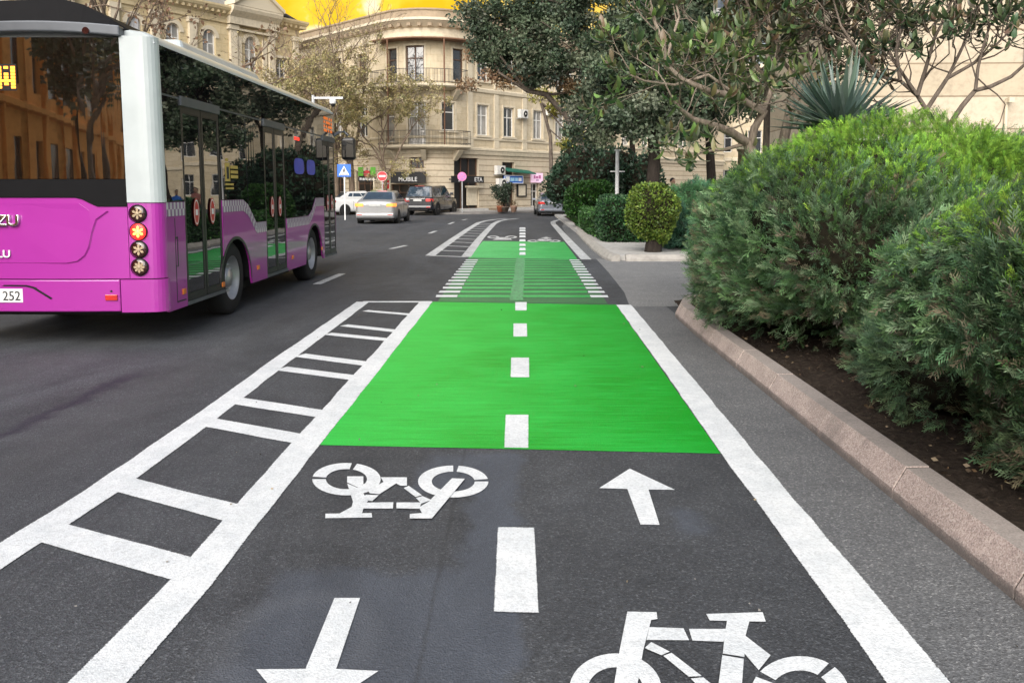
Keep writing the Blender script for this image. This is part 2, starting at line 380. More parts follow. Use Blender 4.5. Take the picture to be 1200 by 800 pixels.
class MB:
    def __init__(s): s.v = []; s.f = []; s.m = []; s.uv = {}; s.sm = []
    def add(s, vs, fs, mi=0, smooth=False, uvs=None):
        o = len(s.v); s.v += [tuple(v) for v in vs]
        for k, f in enumerate(fs):
            s.f.append([i+o for i in f]); s.m.append(mi); s.sm.append(smooth)
            if uvs is not None: s.uv[len(s.f)-1] = uvs[k]
        return s
    def quad(s, a, b, c, d, mi=0, uv=None): return s.add([a, b, c, d], [(0, 1, 2, 3)], mi, False, [uv] if uv else None)
    def box(s, x0, x1, y0, y1, z0, z1, mi=0, T=None):
        vs = [Vector((x, y, z)) for z in (z0, z1) for x, y in ((x0, y0), (x1, y0), (x1, y1), (x0, y1))]
        if T: vs = [T(v) for v in vs]
        return s.add(vs, [(3, 2, 1, 0), (4, 5, 6, 7), (0, 1, 5, 4), (1, 2, 6, 5), (2, 3, 7, 6), (3, 0, 4, 7)], mi)
    def prism(s, pts, vec, mi=0):
        n = len(pts); v = Vector(vec); a = [Vector(p) for p in pts]
        return s.add(a+[p+v for p in a], [tuple(range(n-1, -1, -1)), tuple(range(n, 2*n))]+[(i, (i+1) % n, (i+1) % n+n, i+n) for i in range(n)], mi)
    def tube(s, pts, rad, n=8, mi=0, cap=True):
        pts = [Vector(p) for p in pts]
        if not hasattr(rad, '__len__'): rad = [rad]*len(pts)
        vs = []; ref = None
        for i, p in enumerate(pts):
            d = (pts[min(i+1, len(pts)-1)]-pts[max(i-1, 0)])
            if d.length < 1e-9: d = Vector((0, 0, 1))
            d.normalize()
            if ref is None:
                ref = Vector((1, 0, 0)) if abs(d.x) < .8 else Vector((0, 1, 0))
            a = d.cross(ref)
            if a.length < 1e-5: a = d.cross(Vector((0, 1, .3)))
            a.normalize(); b = d.cross(a); ref = -b if False else ref
            for k in range(n):
                t = 2*math.pi*k/n
                vs.append(p+(a*math.cos(t)+b*math.sin(t))*rad[i])
        fs = []
        for i in range(len(pts)-1):
            for k in range(n):
                fs.append((i*n+k, i*n+(k+1) % n, (i+1)*n+(k+1) % n, (i+1)*n+k))
        s.add(vs, fs, mi, True)
        if cap: s.add(vs[:n], [tuple(range(n-1, -1, -1))], mi); s.add(vs[-n:], [tuple(range(n))], mi)
        return s
    def disc(s, c, axis, r, th, n=24, mi=0):
        c = Vector(c); ax = Vector(axis).normalized()
        return s.tube([c, c+ax*th], r, n, mi)
    def lathe(s, c, prof, n=20, mi=0, T=None):
        c = Vector(c); vs = []
        for r, z in prof:
            for k in range(n):
                t = 2*math.pi*k/n; vs.append(c+Vector((r*math.cos(t), r*math.sin(t), z)))
        fs = [(i*n+k, i*n+(k+1) % n, (i+1)*n+(k+1) % n, (i+1)*n+k) for i in range(len(prof)-1) for k in range(n)]
        if T: vs = [T(v) for v in vs]
        return s.add(vs, fs, mi, True)
    def islands(s):
        par = list(range(len(s.v)))
        def find(i):
            while par[i] != i: par[i] = par[par[i]]; i = par[i]
            return i
        for f in s.f:
            for i in f[1:]: par[find(i)] = find(f[0])
        gr = {}
        for k, f in enumerate(s.f): gr.setdefault(find(f[0]), []).append(k)
        out = []
        for fs in gr.values():
            m = MB(); ix = {}
            for k in fs:
                m.f.append([ix.setdefault(i, len(ix)) for i in s.f[k]]); m.m.append(s.m[k]); m.sm.append(s.sm[k])
                if k in s.uv: m.uv[len(m.f)-1] = s.uv[k]
            m.v = [s.v[i] for i in ix]; out.append(m)
        return out
    def build(s, name, mats, parent=None, local=False, kind=None, bevel=0, smooth=None, normals=True, split=False):
        if split: return [q.build(name, mats, parent, local, kind, bevel, smooth, normals) for q in s.islands()][-1]
        if not isinstance(mats, (list, tuple)): mats = [mats]
        me = bpy.data.meshes.new(name)
        off = Vector((0, 0, 0))
        if parent is not None and not local: off = root_loc(parent)
        me.from_pydata([(v[0]-off.x, v[1]-off.y, v[2]-off.z) for v in s.v], [], s.f)
        for m in mats: me.materials.append(m)
        me.polygons.foreach_set('material_index', s.m)
        me.polygons.foreach_set('use_smooth', [bool(x) if smooth is None else smooth for x in s.sm])
        if s.uv:
            ul = me.uv_layers.new(name='UVMap', do_init=False)
            for fi, u in s.uv.items():
                p = me.polygons[fi]
                for k, li in enumerate(p.loop_indices): ul.data[li].uv = u[k]
        if normals:
            bm = bmesh.new(); bm.from_mesh(me); bmesh.ops.recalc_face_normals(bm, faces=bm.faces); bm.to_mesh(me); bm.free()
        me.update()
        o = bpy.data.objects.new(name, me); COL.objects.link(o)
        if parent is not None: o.parent = parent
        if kind: o['kind'] = kind
        if bevel:
            b = o.modifiers.new('bevel', 'BEVEL'); b.width = bevel; b.segments = 2; b.limit_method = 'ANGLE'
        return o

def np_mesh(name, V, Fq, mat, parent=None, col=None, kind=None, local=False):
    """V (n,3), Fq (m,4) numpy -> object with a colour attribute"""
    me = bpy.data.meshes.new(name)
    if parent is not None and not local:
        l = root_loc(parent); V = V-np.array([l.x, l.y, l.z])
    k = Fq.shape[1]
    me.vertices.add(len(V)); me.vertices.foreach_set('co', V.astype(np.float32).ravel())
    me.loops.add(Fq.size); me.loops.foreach_set('vertex_index', Fq.astype(np.int32).ravel())
    me.polygons.add(len(Fq)); me.polygons.foreach_set('loop_start', np.arange(0, Fq.size, k, dtype=np.int32))
    me.update(calc_edges=True)
    if col is not None:
        a = me.color_attributes.new('col', 'FLOAT_COLOR', 'POINT')
        c4 = np.ones((len(V), 4), np.float32); c4[:, :3] = col
        a.data.foreach_set('color', c4.ravel())
    me.materials.append(mat); me.validate()
    o = bpy.data.objects.new(name, me); COL.objects.link(o)
    if parent is not None: o.parent = parent
    if kind: o['kind'] = kind
    return o

rng = np.random.default_rng(11)
def unit(v): return v/np.maximum(np.linalg.norm(v, axis=-1, keepdims=True), 1e-9)
def frames(d, roll=None):
    """rotation matrices whose local z is d, random roll"""
    n = len(d)
    r = unit(rng.normal(size=(n, 3)))
    x = unit(np.cross(r, d)); y = np.cross(d, x)
    return np.stack([x, y, d], axis=2)
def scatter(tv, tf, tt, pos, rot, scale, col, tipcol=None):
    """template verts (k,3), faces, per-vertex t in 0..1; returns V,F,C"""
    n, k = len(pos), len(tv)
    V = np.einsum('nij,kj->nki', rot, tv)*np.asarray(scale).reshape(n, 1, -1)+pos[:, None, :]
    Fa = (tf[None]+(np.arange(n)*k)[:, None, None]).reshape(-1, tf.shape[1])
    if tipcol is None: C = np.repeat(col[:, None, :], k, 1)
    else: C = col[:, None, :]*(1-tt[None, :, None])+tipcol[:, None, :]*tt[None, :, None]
    return V.reshape(-1, 3), Fa, C.reshape(-1, 3)
# leaf: one diamond, slightly folded
LEAF_V = np.array([(0, 0, 0), (.32, .06, .45), (0, 0, 1), (-.32, .06, .45)]); LEAF_F = np.array([(0, 1, 2, 3)]); LEAF_T = np.array([0, .5, 1, .5])
def spray_template(seed, nt_=12, bend=.28, wide=.40):
    r = random.Random(seed); v = []; f = []; t = []
    def blade(a, b, w):
        a = np.array(a); b = np.array(b); d = b-a; m = a+d*.55
        s_ = np.cross(d, (0, 1, 0)); s_ = s_/max(np.linalg.norm(s_), 1e-6)*w
        o = len(v); v.extend([a, m+s_, b, m-s_]); f.append((o, o+1, o+2, o+3))
        for q in (a, m, b, m): t.append(min(1, max(0, q[2])))
    def stem(z): return np.array((.05*math.sin(3*z), bend*z*z, z))
    blade(stem(0), stem(.6), .014); blade(stem(.55), stem(1.0), .024)
    for i in range(nt_):
        z = .12+.78*i/(nt_-1); p = stem(z); sd = 1 if i % 2 else -1
        L = wide*(1-.55*abs(z-.35))*r.uniform(.7, 1.15)
        q = p+np.array((sd*L*.62, r.uniform(-.12, .16), L*.80))
        blade(p, q, .024*r.uniform(.8, 1.3))
        if i % 2 == 0: blade(p+(q-p)*.45, p+(q-p)*.45+np.array((sd*L*.08, r.uniform(-.1, .1), L*.55)), .019)
    return np.array(v), np.array(f), np.array(t)
SPRAYS = [spray_template(s) for s in range(4)]
M['kerb_grey'] = plain('beige concrete kerb', (.36, .34, .31), .85, var=.2, bmp=.3)
M['plate'] = plain('grey white plate', (.42, .43, .42), .5)
M['mortar'] = plain('dark kerb mortar', (.05, .046, .042), .95)
M['fairing'] = plain('matt black roof fairing', (.007, .007, .008), .75, spec=.15)
M['pale_blue'] = plain('pale blue sign film', (.35, .62, .80), .4)
# ------------------------------------------------------------------ ground
def sheet(name, x0, x1, y0, y1, z, mat):
    m = MB(); m.quad((x0, y0, z), (x1, y0, z), (x1, y1, z), (x0, y1, z)); return m.build(name, mat, kind='structure')
sheet('ground', -700, 700, -700, 700, -.06, M['ground'])
sheet('road', -40, 60, -60, 110, 0, M['road'])
# worn pale strip between lane line and kerb, with an uneven inner edge
m = MB()
ys = [-6+.5*i for i in range(36)]
r_ = random.Random(3)
ed = [1.40+r_.uniform(-.012, .012) for _ in ys]
for i in range(len(ys)-1):
    if ys[i+1] > 11.6: break
    m.quad((ed[i], ys[i], .0015), (2.0, ys[i], .0015), (2.0, ys[i+1], .0015), (ed[i+1], ys[i+1], .0015))
m.build('gutter_strip', M['strip'], kind='structure')
m = MB()
pts = [(1.50, 11.4), (16, 11.4), (16, 18.7), (2.15, 18.7), (1.75, 19.4), (1.70, 16), (1.62, 13)]
m.add([(x, y, .003) for x, y in pts], [tuple(range(len(pts)))])
m.build('driveway', M['drive'], kind='structure')
m = MB()
far_k = [(1.86, 19.2), (1.90, 22), (1.95, 26), (2.05, 31), (2.25, 36), (2.6, 40), (3.2, 43)]
far_l = [(1.55, 19.2), (1.60, 22), (1.62, 26), (1.66, 31), (1.78, 36), (2.05, 40), (2.6, 43)]
for i in range(len(far_k)-1):
    a, b = far_l[i], far_l[i+1]; c, d = far_k[i+1], far_k[i]
    m.quad((*a, .002), (d[0]+.1, d[1], .002), (c[0]+.1, c[1], .002), (*b, .002))
m.build('far_gutter_strip', M['strip'], kind='structure')

# kerb along the near bed
def kerb_run(name, pts, joints_len, seed, w=.185, h=.172, mat=None):
    """profile swept along pts (road side to the left of travel); a real gap at every joint"""
    r = random.Random(seed); m = MB()
    P_ = [Vector((x, y, 0)) for x, y in pts]
    L = [0]
    for a, b in zip(P_, P_[1:]): L.append(L[-1]+(b-a).length)
    def at(s):
        for i in range(len(P_)-1):
            if s <= L[i+1] or i == len(P_)-2:
                d = (P_[i+1]-P_[i]).normalized(); return P_[i]+d*(s-L[i]), Vector((d.y, -d.x, 0))
    s = 0; cuts = []
    while s < L[-1]-.05:
        e = min(L[-1], s+joints_len*r.uniform(.93, 1.07)); dz = r.uniform(-.003, .003); do = r.uniform(-.004, .004)
        prof = [(0, -.05), (0, .055+dz), (.065, h+dz), (w, h+dz+.003), (w, -.05)]
        k = max(2, int((e-s)/.5)+1); rings = []
        for i in range(k):
            q = s+.006+(e-s-.012)*i/(k-1); c, nrm = at(q)
            rings += [c+nrm*(a+do)+Vector((0, 0, z)) for a, z in prof]
        n = len(prof)
        fs = [(i*n+j, i*n+j+1, (i+1)*n+j+1, (i+1)*n+j) for i in range(k-1) for j in range(n-1)]
        fs += [tuple(range(n)), tuple(range((k-1)*n, k*n))]
        m.add(rings, fs); s = e
        if e < L[-1]-.1: cuts.append(e)
    q = MB(); prof = [(.005, -.05), (.005, .053), (.067, h-.003), (w-.006, h-.002), (w-.006, -.05)]; n = len(prof)
    for s0 in cuts:
        rings = []
        for s in (s0-.03, s0+.03):
            c, nrm = at(s); rings += [c+nrm*a+Vector((0, 0, z)) for a, z in prof]
        q.add(rings, [(j, j+1, n+j+1, n+j) for j in range(n-1)])
    if q.v: q.build(name+'_mortar', M['mortar'], kind='structure')
    return m.build(name, mat or M['granite'], kind='structure', bevel=.0025)
kerb_run('kerb', [(1.93, -6), (1.93, 9.8), (1.95, 10.6), (2.02, 11.05), (2.22, 11.4), (2.6, 11.5), (9, 11.5), (16, 11.5)], 1.02, 5)
kerb_run('far_kerb', [(12, 18.6), (2.35, 18.6)][::1], 1.6, 6, .2, .15, M['kerb_grey'])
kerb_run('far_side_kerb', [(2.02, 18.55), (1.90, 19.3)]+far_k[1:]+[(4.6, 46), (9, 49)], 1.6, 7, .2, .15, M['kerb_grey'])
# bed soil with relief
def bed(name, x0, x1, y0, y1, z, mat, step=.12, amp=.03):
    nx, ny = int((x1-x0)/step)+1, int((y1-y0)/step)+1
    xs = np.linspace(x0, x1, nx); ys = np.linspace(y0, y1, ny); X, Y = np.meshgrid(xs, ys)
    Z = z+amp*(np.sin(X*5.1+Y*2.3)+np.sin(Y*7.3-X*3.1)+rng.normal(size=X.shape)*1.1)*.5+.05*np.clip((X-x0)/.8, 0, 1)
    V = np.stack([X, Y, Z], -1).reshape(-1, 3)
    i = np.arange(nx*ny).reshape(ny, nx)
    Fq = np.stack([i[:-1, :-1], i[:-1, 1:], i[1:, 1:], i[1:, :-1]], -1).reshape(-1, 4)
    return np_mesh(name, V, Fq, mat, kind='structure')
bed('planting_bed', 2.09, 16, -6, 11.35, .10, M['soil'], .07, .022)
m = MB(); m.box(2.05, 12, 18.78, 60, -.05, .12); m.build('far_paving', M['concrete'], kind='structure')
bed('far_planting_bed', 2.35, 12, 25.4, 46, .14, M['soil'], .4, .02)

# ------------------------------------------------------------------ road markings
ZM = .005
def flat(m, pts, z=ZM): m.add([(p[0], p[1], z) for p in pts], [tuple(range(len(pts)))])
def flatpx(m, pts, z=ZM): flat(m, [G(x, y, z) for x, y in pts], z)
def edged(m, pts, z, soft=.016):
    pts = [Vector((p[0], p[1], z)) for p in pts]; c = sum(pts, Vector())/len(pts); n = len(pts)
    m.add(pts, [tuple(range(n))])
    out = [p+Vector((math.copysign(soft, p.x-c.x), math.copysign(soft, p.y-c.y), 0)) for p in pts]
    for i in range(n):
        j = (i+1) % n; m.add([pts[i], pts[j], out[j], out[i]], [(0, 1, 2, 3)], 0, False, [[(.02, 0), (.02, 0), (1, 0), (1, 0)]])
def ribbon(m, pts, w, z=ZM, jit=0, seed=1, soft=.018):
    r = random.Random(seed); P_ = [Vector((p[0], p[1], z)) for p in pts]; a = []; b = []
    for i, p in enumerate(P_):
        d = (P_[min(i+1, len(P_)-1)]-P_[max(0, i-1)]).normalized(); n = Vector((-d.y, d.x, 0))
        ww = (w[i] if hasattr(w, '__len__') else w)-soft*1.3
        a.append(p+n*(ww/2+r.uniform(-jit, jit))); b.append(p-n*(ww/2+r.uniform(-jit, jit)))
    for i in range(len(P_)-1):
        m.add([b[i], b[i+1], a[i+1], a[i]], [(0, 3, 2, 1)])
        if soft:
            for e, o in ((a, b), (b, a)):
                q0 = e[i]+(e[i]-o[i]).normalized()*soft; q1 = e[i+1]+(e[i+1]-o[i+1]).normalized()*soft
                m.add([e[i], e[i+1], q1, q0], [(0, 1, 2, 3)], 0, False, [[(.02, 0), (.02, 0), (1, 0), (1, 0)]])
def dense(pts, step=.25):
    out = []
    for a, b in zip(pts, pts[1:]):
        a = Vector(a[:2]); b = Vector(b[:2]); k = max(1, int((b-a).length/step))
        out += [a+(b-a)*i/k for i in range(k)]
    return out+[Vector(pts[-1][:2])]
def GX(px, py): g = G(px, py, ZM); return (g.x, g.y)

m = MB()                                     # right lane line
rin = [(722, 357), (780, 438), (845, 531), (939, 660), (990, 730), (1040, 800)]
c = [(GX(*p)[0]+.105, GX(*p)[1]) for p in rin]; c.append((c[-1][0], 1.0))
ribbon(m, dense(c), .21, jit=.005)
m.build('lane_line', M['white'], kind='structure')
m = MB()                                     # separator between hatching and lane
lr = [(507, 353.5), (444, 434), (375, 521), (247, 685), (147, 800)]
c = [(GX(*p)[0]-.095, GX(*p)[1]) for p in lr]; c.append((c[-1][0]-.02, 1.0))
inner = c
ribbon(m, dense(c), .19, jit=.005, seed=2)
lo = [(425.5, 353.5), (327, 424), (231.5, 495.5), (120, 574), (0, 650.5)]
c = [GX(*p) for p in lo]; c.append((c[-1][0]-.13, 1.5))
ribbon(m, dense(c), .19, jit=.005, seed=3)
m.build('hatched_buffer_line', M['white'], kind='structure')
m = MB()
for a, b, w in (((425, 353.6), (506, 353.6), .13), ((428, 364), (487, 369), .14), ((403, 381), (470, 388.5), .15), ((384, 391), (460, 398.5), .15),
             ((351, 416), (436, 427), .17), ((329, 431.5), (420, 443), .17), ((276, 469), (388, 486.5), .18), ((236, 493), (362, 516), .185),
             ((128, 563), (286, 604), .19), ((48, 620), (228, 670), .195)):
    ribbon(m, dense([GX(*a), GX(*b)]), w, ZM+.001, .004, int(a[0]))
m.build('hatched_buffer_bars', M['white'], kind='structure')
m = MB(); flatpx(m, [(375, 521), (844.5, 531), (722, 357), (507, 353.5)], .0035)
m.build('green_lane_panel', M['green'], kind='structure')
m = MB()
for q in (((602.5, 379), (616.5, 379), (617, 394), (602.5, 394)), ((600, 419), (619, 419), (619, 441.5), (599.5, 441.5)),
          ((594, 486), (618, 486), (617.5, 524), (592.5, 523.5)), ((585.5, 618), (624, 618.5), (628.5, 716), (581.5, 714.5)), ((604.5, 354), (616.5, 354), (616.5, 363.5), (604.5, 363.5)),
          ((580, 850), (633, 850), (640, 960), (572, 960))):
    edged(m, [G(*p, .006) for p in q], .006)
for y, hgt in ((297, 1.8), (291.8, 1.7), (286.8, 1.5), (281.6, 1.4), (277, 1.3), (273.8, 1.2), (270.2, 1.1), (267.5, 1)):
    flatpx(m, [(609, y-hgt*.9), (615.5, y-hgt*.9), (616, y+hgt*.9), (608.5, y+hgt*.9)], .007)
m.build('centre_dashes', M['white'], kind='structure')
# ladder crossing with green bars
m = MB(); g = MB(); u = MB()
y0 = G(611, 353, 0).y+.55
flatpx(u, [(513, 353), (712, 356), (680, 304.5), (549, 302.2)], .0025)
for i in range(13):
    y = y0+i*.535
    k = i/12
    r = random.Random(i)
    for x0, x1, mm in ((-1.27+.03*k, -.95-.02*k, m), (1.05+.06*k, 1.31+.03*k, m), (-.94-.02*k, 1.04+.06*k, g)):
        flat(mm, [(x0+r.uniform(-.01, .01), y-.125), (x1+r.uniform(-.01, .01), y-.125), (x1+r.uniform(-.01, .01), y+.125), (x0+r.uniform(-.01, .01), y+.125)], .0055)
u.build('faded_green_undercoat', M['old_green'], kind='structure')
m.build('crossing_side_bars', M['white'], kind='structure'); g.build('crossing_green_bars', M['worn_green'], kind='structure')
m = MB(); ribbon(m, dense([(-.06, 12.0), (-.02, 16), (.0, 19.5)]), [.2]*400, .007, .01); m.build('worn_tyre_track', M['track'], kind='structure')
m = MB(); flatpx(m, [(549, 302), (677, 304), (661, 283.5), (566, 282.5)], .0035); m.build('far_green_lane_panel', M['worn_green'], kind='structure')
m = MB()
far_in = [GX(*p) for p in ((546, 301), (562, 280), (571, 270), (579, 262), (585, 259), (594, 257.2), (607, 256))]
far_out = [GX(*p) for p in ((504, 299.5), (530, 281), (547, 269.5), (561, 261), (569, 258.8), (580, 257.2), (594, 256))]
far_r = [GX(*p) for p in ((687, 304), (668, 284), (655, 269.5), (648.5, 262.5), (648, 260), (652, 258.2), (662, 257))]
for c in (far_in, far_out, far_r): ribbon(m, c, .24, ZM, soft=0)
for i in range(12):
    t = i/11; a = Vector(far_out[0]).lerp(Vector(far_out[3]), t*.97+.0); b = Vector(far_in[0]).lerp(Vector(far_in[3]), t*.97)
    ribbon(m, [a, b], .17, ZM+.001)
m.build('far_lane_lines', M['worn_white'], kind='structure')
m = MB()
for a, b, w in (((503, 273.5), (511, 270.6), .15), ((526, 262.6), (532, 260.3), .15), ((542, 258), (547, 256.9), .15), ((458, 291.5), (476, 287.5), .15), ((371, 333), (401, 320.5), .15)):
    ribbon(m, [GX(*a), GX(*b)], w, ZM)
m.build('lane_dashes', M['worn_white'], kind='structure')

def ring(m, cx, cy, rx, ry, fx, fy, z=ZM, gaps=(), n=40):
    for i in range(n):
        t0, t1 = 2*math.pi*i/n, 2*math.pi*(i+1)/n
        if any(abs(((t0+t1)/2-gp+math.pi) % (2*math.pi)-math.pi) < .05 for gp in gaps): continue
        pp = [(cx+rx*math.cos(t0), cy-ry*math.sin(t0)), (cx+rx*math.cos(t1), cy-ry*math.sin(t1)),
              (cx+rx*fx*math.cos(t1), cy-ry*fy*math.sin(t1)), (cx+rx*fx*math.cos(t0), cy-ry*fy*math.sin(t0))]
        flatpx(m, pp, z)
def polyz(m, pts, ox, oy, s, z=ZM): flatpx(m, [(ox+x/s, oy+y/s) for x, y in pts], z)
m = MB(); s = 3.637
ring(m, 340+240/s, 500+222/s, 146/s, 69/s, .60, .62, ZM, (1.35, 3.1))
ring(m, 340+695/s, 500+232/s, 150/s, 68/s, .61, .62, ZM, (1.52, 3.12, .05))
for i, q in enumerate(([(150, 369), (347, 366), (350, 385), (150, 388)], [(243, 210), (312, 210), (312, 240), (300, 262), (243, 236)], [(243, 240), (300, 264), (318, 292), (345, 302), (318, 330), (306, 368), (203, 372), (262, 340), (268, 318)],
          [(312, 242), (366, 242), (322, 276), (300, 262)], [(330, 270), (398, 234), (386, 214), (498, 214), (498, 250), (470, 250), (452, 240), (380, 286), (340, 282)],
          [(322, 288), (378, 290), (350, 315), (310, 312)], [(308, 322), (440, 320), (438, 347), (308, 347)], [(484, 260), (505, 250), (562, 290), (535, 298)], [(536, 302), (564, 294), (602, 310), (560, 326)],
          [(453, 321), (562, 321), (548, 348), (453, 346)], [(690, 218), (745, 220), (604, 389), (510, 389), (510, 370), (562, 366), (548, 342), (590, 318)])):
    polyz(m, q, 340, 500, s, ZM+.0004*(i+1))
m.build('bicycle_symbol', M['white'], kind='structure')
m = MB(); s = 2.858
ring(m, 640+232/s, 520+822/s, 155/s, 122/s, .60, .62, ZM, (2.2, .6))
ring(m, 640+850/s, 520+835/s, 165/s, 126/s, .61, .62, ZM, (.9, 2.6))
for i, q in enumerate(([(272, 560), (370, 562), (373, 585), (352, 588), (338, 640), (325, 690), (300, 840), (222, 840), (246, 690)],
          [(346, 612), (460, 616), (479, 656), (336, 655)], [(478, 618), (608, 618), (594, 661), (490, 657)], [(536, 568), (725, 562), (736, 594), (548, 590)],
          [(606, 588), (682, 588), (668, 640), (664, 712), (592, 700), (598, 640)], [(590, 706), (662, 718), (652, 860), (570, 860)], [(666, 640), (752, 706), (712, 756), (664, 700)],
          [(352, 662), (414, 694), (386, 706), (330, 682)], [(392, 708), (420, 698), (522, 776), (478, 778)], [(484, 784), (526, 780), (590, 830), (540, 840)])):
    polyz(m, q, 640, 520, s, ZM+.0004*(i+1))
m.build('near_bicycle_symbol', M['white'], kind='structure')
m = MB(); polyz(m, [(280, 82), (178, 147), (272, 150), (316, 269), (380, 270), (343, 152), (432, 153)], 640, 520, 2.858)
m.build('forward_arrow', M['white'], kind='structure')
m = MB(); flatpx(m, [(392, 700), (422, 700), (394, 783), (443.5, 785.5), (352, 846), (300, 783.5), (358, 783)])
m.build('oncoming_arrow', M['white'], kind='structure')
m = MB()                                      # the far pair of symbols, seen almost edge on
for cx in (578, 599): ring(m, cx, 277.8, 7, 1.5, .55, .5, ZM, (), 20)
flatpx(m, [(577, 281), (600, 281), (597, 278), (585, 278)])
for cx in (625, 650): ring(m, cx, 282.3, 7, 1.3, .55, .5, ZM, (), 20)
flatpx(m, [(626, 282.5), (650, 282.5), (645, 280), (632, 280)])
flatpx(m, [(633, 279), (640, 277.6), (647, 279), (642, 279), (641, 281), (638, 281), (638, 279)])
m.build('far_bicycle_symbols', M['worn_white'], kind='structure')

# litter on the tarmac and in the bed
n = 520
pos = np.stack([rng.uniform(2.15, 3.0, n), rng.uniform(2.2, 10.5, n), rng.uniform(.13, .18, n)], 1)
col = np.array([(.17, .11, .06), (.09, .06, .035), (.24, .18, .11), (.05, .035, .025)])[rng.integers(0, 4, n)]
V, Fq, C = scatter(LEAF_V, LEAF_F, LEAF_T, pos, frames(unit(rng.normal(size=(n, 3))*np.array([1, 1, .25]))), rng.uniform(.012, .045, n), col)
np_mesh('bed_litter', V, Fq, M['leaf'], None, C, 'stuff')
n = 46
pos = np.stack([rng.uniform(-2.2, 1.9, n), rng.uniform(2.4, 11, n), np.full(n, .012)], 1)
col = np.array([(.30, .25, .17), (.05, .04, .03), (.35, .33, .30)])[rng.integers(0, 3, n)]
V, Fq, C = scatter(LEAF_V, LEAF_F, LEAF_T, pos, frames(unit(rng.normal(size=(n, 3))*np.array([1, 1, .06]))), rng.uniform(.008, .022, n), col)
np_mesh('road_litter', V, Fq, M['leaf'], None, C, 'stuff')
# ------------------------------------------------------------------ the bus (local: x 0 = kerb side, y 0 = rear, z up)
BW, BL = 2.42, 8.05
bus = thing('city_bus', (-3.65, 8.57, 0), 'magenta city bus with black glazed sides and white roof edge, driving away', 'bus')
def tumble(mb):
    mb.v = [((-BW/2+(x+BW/2)*(1-max(0, z-1.4)*.012)), y, z) for x, y, z in mb.v]; return mb
def bp(mb, name, mat, parent=bus, split=False, **kw):
    tumble(mb)
    if split: kw['split'] = True
    return mb.build(name, mat, parent, local=True, **kw)
RY = -.17                     # the rear face stands this far behind y = 0
def bulge(x): return RY+.07*((x+BW/2)/(BW/2))**2        # rear face is slightly convex: y grows towards the corners
def rear_path(x0, x1, n=10):
    out = []
    for i in range(n+1):
        x = x0+(x1-x0)*i/n; d = .14*(x+BW/2)/(BW/2)**2; l = math.hypot(1, d)
        out.append((x, bulge(x), d/l, -1/l))
    return out
CR = .13
def corner_path(n=6):
    out = []; cx, cy = -CR, RY+.058+CR
    for i in range(n+1):
        t = -math.pi/2+math.pi/2*i/n; out.append((cx+CR*math.cos(t), cy+CR*math.sin(t), math.cos(t), math.sin(t)))
    return out
def side_path(y0, y1, step=.08, extra=()):
    ys = sorted(set([y0, y1]+[y0+(y1-y0)*i/max(1, int((y1-y0)/step)) for i in range(max(1, int((y1-y0)/step))+1)]+[e for e in extra if y0 < e < y1]))
    return [(0, y, 1, 0) for y in ys]
def panel(mb, path, zb, zt, out=.0, th=.03, mi=0, uv=None, mirror=False):
    k = len(path); f = (lambda v, i: v(path[i][0] if abs(path[i][3]) > .5 else path[i][1]) if callable(v) else v)
    A = []; B = []
    for i, (x, y, nx, ny) in enumerate(path):
        for z in (f(zb, i), f(zt, i)):
            xo, yo = x+nx*out, y+ny*out; xi, yi = xo-nx*th, yo-ny*th
            if mirror: xo, xi = -BW-xo, -BW-xi
            A.append((xo, yo, z)); B.append((xi, yi, z))
    vs = A+B; n = 2*k; fs = []; uvs = []
    s = [0]
    for i in range(k-1): s.append(s[-1]+math.hypot(path[i+1][0]-path[i][0], path[i+1][1]-path[i][1]))
    for i in range(k-1):
        fs.append((2*i, 2*i+2, 2*i+3, 2*i+1))
        if uv: uvs.append([(s[i]/uv, 0), (s[i+1]/uv, 0), (s[i+1]/uv, 2), (s[i]/uv, 2)])
        fs += [(2*i, n+2*i, n+2*i+2, 2*i+2), (2*i+1, 2*i+3, n+2*i+3, n+2*i+1)]
        if uv: uvs += [[(0, 0)]*4]*2
    fs += [(0, 1, n+1, n), (2*k-2, n+2*k-2, n+2*k-1, 2*k-1)]
    if uv: uvs += [[(0, 0)]*4]*2
    mb.add(vs, fs, mi, False, uvs if uv else None); return mb
SK = .33
WH = ((2.11, .47), (6.20, .47)); AR = .59
def skirt(y):
    z = SK
    for yc, zc in WH:
        if abs(y-yc) < AR: z = max(z, zc-.06+math.sqrt(AR*AR-(y-yc)**2))
    return z
def belt(y):
    pts = [(-1, 1.47), (2.42, 1.47), (2.62, 1.40), (2.95, 1.15), (5.80, 1.15), (6.05, 1.24), (6.32, 1.45), (9, 1.45)]
    for (a, za), (b, zb) in zip(pts, pts[1:]):
        if y <= b: return za+(zb-za)*(y-a)/(b-a)
ARX = [yc+AR*math.sin(t*math.pi/24-math.pi/2) for yc, _ in WH for t in range(25)]
BX = [2.42, 2.62, 2.95, 5.80, 6.05, 6.32]

# dark inner body
m = MB(); m.box(-BW+.05, -.05, .0, BL-.06, .95, 3.0); m.box(-BW+.4, -.4, .0, BL-.1, .35, .95)
for y0, y1 in ((.0, 1.45), (2.8, 5.5), (6.95, BL-.06)): m.box(-BW+.05, -.05, y0, y1, .36, .95)
m.build('chassis', M['bus_black'], bus, local=True)
m = MB(); m.box(-BW+.4, -.4, .30, 1.45, .26, .40); m.box(-BW+.5, -.5, 1.45, 2.9, .26, .40); m.box(-BW+.3, -.25, 2.9, 5.4, .22, .40); m.box(-BW+.5, -.5, 5.4, 7.6, .26, .40); m.build('underbody', M['under'], bus, local=True)  # underbody gear, added to cut the light and deepen the shadow beneath
